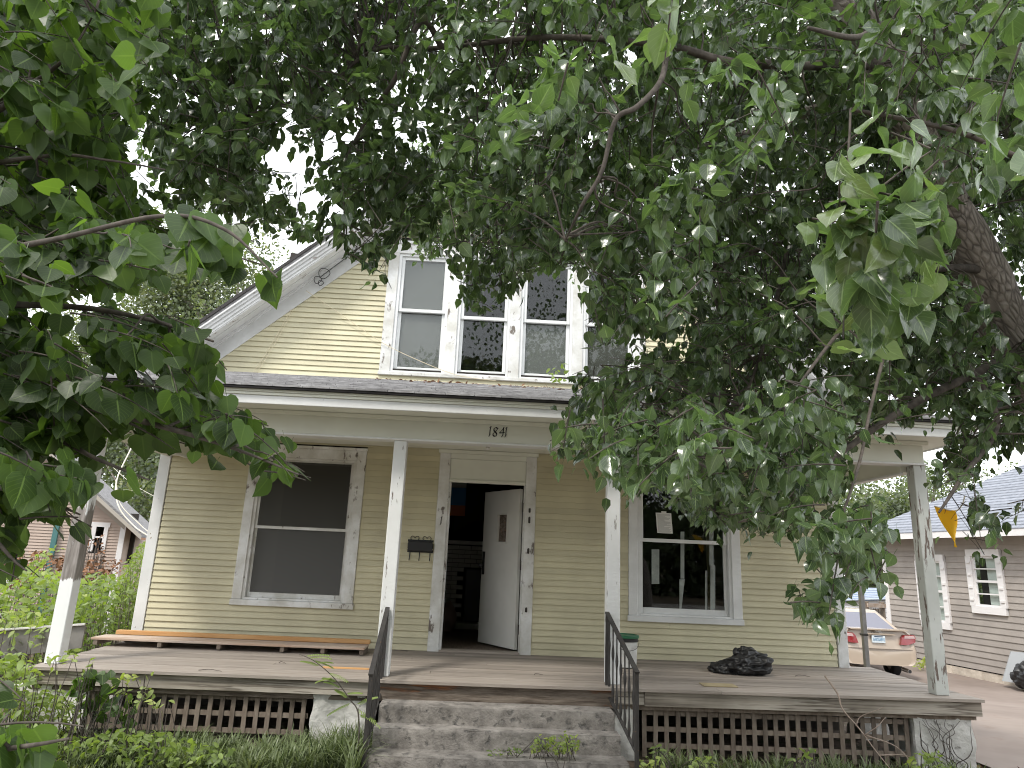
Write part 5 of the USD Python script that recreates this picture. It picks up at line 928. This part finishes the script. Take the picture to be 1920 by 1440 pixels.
obj('roof', rp_, M['shingle'], ph); obj('rake_board', MB().hexa([prf(pk, .52, -.06), pe(.52)-[0, 0, .06], pe(.49)-[0, 0, .06], prf(pk, .49, -.06), prf(pk, .52, .05), pe(.52)+[0, 0, .05], pe(.49)+[0, 0, .05], prf(pk, .49, .05)]), M['beige'], ph); obj('eave_soffit', MB().hexa([prf(pk, .48, -.06), pe(.48)-[0, 0, .06], pe(.0)-[0, 0, .06], prf(pk, .0, -.06), prf(pk, .48, -.01), pe(.48)-[0, 0, .01], pe(.0)-[0, 0, .01], prf(pk, .0, -.01)]), plain('brown_soffit_look', (.33, .17, .09), .8), ph)
obj('frieze_board', MB().hexa([prf(pk, .04, -.32), np.array(wp_(Lp, .04, zc_-.26)), np.array(wp_(Lp, .03, zc_-.26)), prf(pk, .03, -.32), prf(pk, .04, -.08), np.array(wp_(Lp, .04, zc_-.05)), np.array(wp_(Lp, .03, zc_-.05)), prf(pk, .03, -.08)]), M['beige'], ph)
obj('far_wall', MB().hexa([np.array(wp_(Lp, -.11, zp)), np.array(wp_(Lp, -8, zp)), np.array(wp_(Lp-.1, -8, zp)), np.array(wp_(Lp-.1, -.11, zp)), np.array(wp_(Lp, -.11, zc_)), np.array(wp_(Lp, -8, zc_)), np.array(wp_(Lp-.1, -8, zc_)), np.array(wp_(Lp-.1, -.11, zc_))]), M['pinkside'], ph)
# grey panel among the bushes, shed, fence, pole
q0, q1 = atd(-40, 1185, 9.2), atd(160, 1172, 9.6); tr_ = thing('low_metal_panel', 'low grey metal panel half hidden in the bushes on the left', 'panel')
obj('sheet', MB().hexa([q0-[0, 0, .36], q1-[0, 0, .30], q1+[0, .03, -.30], q0+[0, .03, -.36], q0, q1, q1+[0, .03, 0], q0+[0, .03, 0]]), varied('grey_panel_look', (.27, .26, .25), (.20, .19, .18), 4, .6), tr_); obj('rim', MB().bar(q0+[0, -.01, .012], q1+[0, -.01, .012], .05, .022), M['wwhite'], tr_)
pp_ = atd(1627, 1268, 10.0); po = thing('metal_pole', 'thin square grey metal pole standing behind the right end of the deck', 'pole'); obj('shaft', cbox(pp_[0]-.033, pp_[0]+.033, pp_[1]-.033, pp_[1]+.033, -1.0, 1.95, .005), varied('galvanised_look', (.17, .165, .16), (.23, .225, .22), 8, .5), po); obj('clamp', cbox(pp_[0]-.05, pp_[0]+.039, pp_[1]-.039, pp_[1]+.039, .245, .275, .004), M['iron'], po)
sd_ = thing('metal_shed', 'shed with a blue-white ribbed metal roof beyond the car', 'shed'); s0, s1 = atd(1572, 1128, 25), atd(1684, 1124, 26); s2, s3 = atd(1684, 1106, 28.5), atd(1572, 1104, 27.5)
shw = MB().hexa([s0+[0, .2, -1.4], s1+[0, .2, -1.4], s2-[0, 0, 2.2], s3-[0, 0, 2.2], s0+[0, .2, -.03], s1+[0, .2, -.03], s2-[0, 0, .05], s3-[0, 0, .05]]); obj('shed_wall', shw, M['wwhite'], sd_)
obj('roof_sheet', MB().hexa([s0, s1, s2, s3, s0+[0, 0, .03], s1+[0, 0, .03], s2+[0, 0, .03], s3+[0, 0, .03]]), plain('blue_metal_roof_look', (.33, .40, .52), .35), sd_)
for k in range(7): t = k/6; obj('roof_rib', MB().bar(s0+(s3-s0)*t+[0, 0, .045], s1+(s2-s1)*t+[0, 0, .045], .05, .03), plain(f'rib_{k}_look', (.52, .55, .62), .4), sd_)
wf = thing('wire_fence', 'wooden post fence with dark wire mesh behind the car', 'fence'); f0, f1 = atd(1628, 1190, 22.5), atd(1676, 1190, 23.5)
for k, t in enumerate((0, .62, .97)): p = f0+(f1-f0)*t; obj('post', cbox(p[0]-.07, p[0]+.07, p[1]-.07, p[1]+.07, -1.8, p[2]+1.05, .01), M['lattice'] if k != 2 else M['orange'], wf)
obj('top_rail', MB().bar(f0+[0, -.08, .93], f1+[0, -.08, .93], .05, .13), M['paleplank'], wf); wm_ = MB()
for k in range(12): t = k/11; wm_.tube([f0+(f1-f0)*t+[0, 0, -.8], f0+(f1-f0)*t+[0, 0, .85]], .008, 3); wm_.tube([f0+[0, 0, -.75+k*.145], f1+[0, 0, -.75+k*.145]], .008, 3)
obj('wire_mesh', wm_, M['dkwire'], wf, kind='stuff'); obj('back_boards', MB().hexa([f0+[.05, .5, -1], f1+[-.05, .5, -1], f1+[-.05, .55, -1], f0+[.05, .55, -1], f0+[.05, .5, .8], f1+[-.05, .5, .8], f1+[-.05, .55, .8], f0+[.05, .55, .8]]), M['rot'], wf)
bn = thing('waste_bin', 'grey sheet leaning over a black bag by the wall at the right edge', 'bin'); c0, c1 = atd(1880, 1277, 16.0), atd(1935, 1285, 15.3); hh = np.array([.28, -.02, .66])
obj('grey_sheet', MB().hexa([c0, c1, c1+[.02, .05, 0], c0+[.02, .05, 0], c0+hh, c1+hh, c1+hh+[.02, .05, 0], c0+hh+[.02, .05, 0]]), plain('grey_sheet_look', (.33, .345, .36), .35), bn)
v2 = np.array(trimesh.creation.icosphere(4, 1.0).vertices); v2 = v2*(.75+.6*meshkit.fbm(v2*2.5, 3, 7)[:, None])*[.34, .3, .30]; obj('black_bag', (v2+(c0+c1)/2+[.16, -.22, .16], np.array(trimesh.creation.icosphere(4, 1.0).faces)), M['bag'], bn, smooth=30)

# ------------------------------------------------------------------ the car
car = thing('parked_car', 'beige sedan parked on the driveway, seen from behind', 'car'); az = math.radians(4); cp0 = atd(1647, 1195, 16.6); CGZ = float(gz(cp0[0], cp0[1]+.8))+.03
def cw(v):
    v = np.array(v, float); v[:, 2] = v[:, 2]*1.08-.03; return np.stack([cp0[0]+v[:, 0]*math.cos(az)+v[:, 1]*math.sin(az), cp0[1]-v[:, 0]*math.sin(az)+v[:, 1]*math.cos(az), CGZ+v[:, 2]], -1)
M['carpaint'] = plain('beige_car_paint_look', (.44, .365, .295), .30, coat_weight=.7, coat_roughness=.06, metallic=.15); M['carglass'] = plain('car_glass_look', (.13, .13, .17), .05, specular_ior_level=.9); M['tyre'] = plain('tyre_look', (.015, .015, .016), .8); M['chrome'] = plain('chrome_look', (.6, .6, .6), .15, metallic=1.0); M['redlens'] = plain('red_lens_look', (.22, .008, .012), .12, coat_weight=1.0); M['clearlens'] = plain('clear_lens_look', (.50, .36, .36), .15, coat_weight=1.0)  # car glass base colour holds some of the pale sky reflection
prof = [(.0, .33), (.55, .33), (.88, .345), (.965, .40), (.99, .48), (1.0, .66), (.985, .80), (.955, .92), (.90, 1.0), (.80, 1.045), (.5, 1.065), (0, 1.07)]
stn = [(.03, .74, 1.0), (.0, .83, 1.0), (.06, .885, 1.005), (.25, .905, 1.01), (.9, .91, 1.0), (2.4, .91, .97), (3.4, .91, .93), (4.2, .88, .86), (4.6, .80, .76), (4.72, .66, .70)]
V = []
for y, hw, zs in stn:
    row = []
    for x, zz in prof:
        off = (-.035 if .3 < zz < .68 else .05*(zz-.68)/.35 if zz > .68 else .02) if y < .1 else 0
        row.append((x*hw, y+off, zz*zs if zz > .5 else zz))
    V += [(-a, b, c) for a, b, c in row[:0:-1]]+row
k = 2*len(prof)-1; Fq = [(i*k+j, i*k+j+1, (i+1)*k+j+1, (i+1)*k+j) for i in range(len(stn)-1) for j in range(k-1)]; Fq += [(i*k, (i+1)*k, (i+2)*k-1, (i+1)*k-1) for i in range(len(stn)-1)]
cap = [(j, k-1-j-1, k-1-j, j) for j in range(0)]
n0 = len(V); V += [(0, .0, .5), (0, 4.7, .5)]; tri = [(n0, j+1, j) for j in range(k-1)]+[(n0, 0, k-1)]+[(n0+1, (len(stn)-1)*k+j, (len(stn)-1)*k+j+1) for j in range(k-1)]
bq = MB().add(cw(V), Fq).add(cw(V), tri); bd = obj('body', bq, M['carpaint'], car, smooth=35)
gb_ = np.array([(-.80, .55, 1.03), (.80, .55, 1.03), (.78, 3.5, 1.0), (-.78, 3.5, 1.0), (-.60, 1.35, 1.43), (.60, 1.35, 1.43), (.60, 2.5, 1.44), (-.60, 2.5, 1.44), (0, 1.44, 1.455), (0, 2.5, 1.475), (-.56, 1.28, 1.40), (.56, 1.28, 1.40)])
obj('cabin', (cw(np.array(meshkit.arrays(manifold3d.Manifold.hull_points(gb_))[0])), meshkit.arrays(manifold3d.Manifold.hull_points(gb_))[1]), M['carpaint'], car, smooth=30)
def slab(pts, y0, y1, flare=None):                                      # a shape in x, z on the tail, with thickness
    m = trimesh.creation.extrude_polygon(sg.Polygon(pts), 1, engine='earcut'); v = np.array(m.vertices); yy = y1+(y0-y1)*v[:, 2]
    if flare is not None: yy = yy+flare(v[:, 0], v[:, 1])
    return MB().add(cw(np.stack([v[:, 0], yy, v[:, 1]], -1)), np.array(m.faces))
rg_ = [(-.69, 1.045), (.69, 1.045), (.52, 1.375), (-.52, 1.375)]; sl = lambda x, zz: .57+(zz-1.03)*1.95-.02
obj('rear_window', slab(rg_, -.035, -.01, sl), M['carglass'], car); obj('spoiler', slab([(-.66, 1.062), (.66, 1.062), (.70, 1.09), (-.70, 1.09)], -.06, .16), M['carpaint'], car)
tl = lambda s: [(s*a, b) for a, b in ((.50, .775), (.66, .775), (.86, .83), (.885, .93), (.865, .985), (.60, .985), (.545, .93))]
cv = lambda x, zz: .10*np.clip(np.abs(x)-.62, 0, 1)**1.0*1.2+.05*(zz-.68)/.35
for s in (-1, 1):
    t0 = obj('tail_light', slab(tl(s), -.055, .05, cv), M['redlens'], car); obj('clear_lens', slab([(s*a, b) for a, b in ((.60, .91), (.865, .915), (.855, .968), (.62, .972))], -.062, -.054, cv), M['clearlens'], t0)
    obj('exhaust_tip', MB().tube(cw([(s*.62, -.10, .235), (s*.62, .2, .245)]), .05, 14), M['chrome'], car, smooth=40); obj('exhaust_bore', MB().tube(cw([(s*.62, -.104, .235), (s*.62, -.1005, .235)]), .038, 14), M['black'], car)
pt = obj('license_plate', slab([(-.155, .795), (.155, .795), (.155, .945), (-.155, .945)], -.006, .03), plain('plate_look', (.60, .68, .74), .4), car)
tx = meshkit.text_mesh('6AK30A892', .062, .003); v = np.array(tx.vertices); v[:, 0] *= .27/np.ptp(v[:, 0]); obj('plate_characters', MB().add(cw(np.stack([v[:, 0]-.135, -.009-v[:, 2], v[:, 1]+.835], -1)), np.array(tx.faces)), plain('plate_ink_look', (.05, .20, .38), .5), pt); obj('plate_band', slab([(-.10, .915), (.10, .915), (.10, .935), (-.10, .935)], -.010, -.007), plain('plate_band_look', (.05, .07, .12), .5), pt)
obj('trunk_garnish', slab([(-.40, .965), (.40, .965), (.38, .995), (-.38, .995)], -.02, .05), M['carpaint'], car)
a = np.linspace(0, 2*math.pi, 29); em = MB()
for rx, rz, zc in ((.075, .050, 1.025), (.026, .048, 1.025), (.055, .020, 1.045)): em.tube(cw(np.stack([rx*np.cos(a), .0+0*a-.012, zc+rz*np.sin(a)], -1)), .008, 6)
obj('emblem', em, M['chrome'], car, smooth=True)
obj('bumper_line', slab([(-.84, .665), (.84, .665), (.84, .675), (-.84, .675)], -.042, .0, lambda x, zz: .12*np.clip(np.abs(x)-.62, 0, 1)), plain('seam_look', (.2, .165, .14), .5), car)
for sx in (-.76, .76):
    for yy in (1.02, 3.78):
        wh_ = obj('wheel', MB().tm(trimesh.creation.revolve(np.array([(.20, -.105), (.30, -.105), (.325, -.085), (.33, 0), (.325, .085), (.30, .105), (.20, .105)]), sections=40)).xf(lambda v: cw(np.stack([v[:, 2]+sx, v[:, 0]+yy, v[:, 1]+.325], -1))), M['tyre'], car, smooth=35)
        obj('rim', MB().tm(trimesh.creation.cylinder(.20, .17, sections=32)).xf(lambda v: cw(np.stack([v[:, 2]+sx, v[:, 0]+yy, v[:, 1]+.325], -1))), M['chrome'], wh_)

# ------------------------------------------------------------------ trees beyond the houses
QT = (np.array([(-.35, 0, 0), (.35, 0, 0), (.3, 1, .12), (-.3, 1, -.12)]), np.array([(0, 1, 2), (0, 2, 3)]), np.array([(0, 0), (1, 0), (1, 1), (0, 1)], float))
def fartree(label, x, y, h, r, base, n, seed, size=.15, tint=(.1, .9)):
    p = thing('far_tree', label, 'tree', 'trees beyond the houses'); R_ = np.random.default_rng(seed); g = float(gz(x, y)); mb = MB()
    tops = []
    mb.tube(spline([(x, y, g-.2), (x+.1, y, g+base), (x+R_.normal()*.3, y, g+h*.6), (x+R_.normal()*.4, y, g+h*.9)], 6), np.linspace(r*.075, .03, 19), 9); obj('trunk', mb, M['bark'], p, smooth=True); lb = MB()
    for k in range(15):
        a = R_.uniform(0, 2*np.pi); rr_ = r*R_.uniform(.45, .95); z0 = g+h*R_.uniform(.3, .75); e = np.array([x+math.cos(a)*rr_, y+math.sin(a)*rr_, z0+h*R_.uniform(.08, .25)]); s0 = np.array([x, y, z0-.4]); c = spline([s0, (s0+e)/2+R_.normal(size=3)*.25, e], 6); lb.tube(c, np.linspace(r*.03, .012, len(c)), 6); tops += [c[-1], c[8]]
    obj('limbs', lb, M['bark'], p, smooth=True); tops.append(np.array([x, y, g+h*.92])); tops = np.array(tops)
    k = R_.integers(0, len(tops), n//40); cl = tops[k]+R_.normal(size=(len(k), 3))*[r*.22, r*.22, h*.07]; kk = np.repeat(np.arange(len(k)), 40); o = cl[kk]+R_.normal(size=(len(kk), 3))*[.36, .36, .24]*(r/3.2)
    L = Leaves(); L.add(QT, o, R_.normal(size=(len(o), 3))+[0, 0, -.4], R_.normal(size=(len(o), 3))+[0, 0, .6], size*R_.uniform(.6, 1.3, len(o)), np.clip(R_.uniform(*tint, len(k))[kk]+R_.normal(size=len(o))*.1, 0, 1)); L.emit(p, M['farleaf'])
for k, (px, d, h, r, base, n, lb, tn) in enumerate([(370, 32, 18.0, 5.4, 4, 60000, 'tall airy grey-green tree with dark limbs behind the left roof edge', (.3, 1)), (235, 30, 10.5, 4.0, 2, 14000, 'dense green tree behind the pink house', (.1, .7)), (120, 36, 15, 5.0, 3, 36000, 'tall tree rising over the pink house roof', (.2, .9)), (-120, 34, 13, 5, 2, 12000, 'broad tree at the far left edge', (.1, .8)),
    (560, 40, 14, 4.5, 3, 14000, 'far tree hidden mostly by the yellow house', (.2, .9)), (1610, 33, 7.0, 3.4, 1, 14000, 'leafy green tree between the yellow house and the shed', (.2, .8)), (1760, 42, 9, 4, 2, 9000, 'far tree behind the grey house', (.2, .8)), (300, 26, 5.0, 2.2, .5, 8000, 'low leafy tree beside the left corner board', (.3, 1))]):
    p = atd(px, 1080, d); fartree(lb, p[0], p[1], h, r, base, n, 200+k, .14 if d > 28 else .11, tn)
for k, (x, y, h, r) in enumerate(((-11, -31, 11, 4.5), (1.5, -36, 14, 5.5), (15, -33, 12, 5))):   # unseen trees added opposite so the panes reflect something dark
    fartree(('broad unseen street tree opposite, left, added to darken the panes', 'tall unseen street tree straight opposite, added to darken the panes', 'broad unseen street tree opposite, right, added to darken the panes', 'unseen street tree far right, added to darken the panes', 'unseen street tree far left, added to darken the panes')[k], x, y, h, r, 2, 6000, 300+k, .36, (.0, .5))
hd = Leaves(); rr = np.random.default_rng(77); n_ = 90000; ang_ = rr.uniform(-np.pi, np.pi, n_); rad_ = rr.uniform(46, 60, n_)*np.where(np.abs(ang_) > 1.25, .62, 1); top_ = np.where(np.abs(ang_) > 1.2, 4.0, 3.0)+2.6*meshkit.noise(np.stack([ang_*9, ang_*0, ang_*0], -1), 2)  # the part behind the viewer is added, drawn nearer to darken pane reflections
o = np.stack([np.sin(ang_)*rad_, -8.86+np.cos(ang_)*rad_, -1.3+top_*rr.random(n_)**.7], -1); hd.add(QT, o, rr.normal(size=(n_, 3))+[0, 0, -.3], rr.normal(size=(n_, 3))+[0, -.4, .5], rr.uniform(.3, .6, n_), rr.uniform(.1, .8, n_)); m_, u_, t_ = hd.mesh()
obj('far_hedge', m_, M['farleaf'], uv=u_, tint=t_, label='far belt of trees and hedges carried round unseen behind the viewer to darken the panes', cat='trees', kind='stuff')
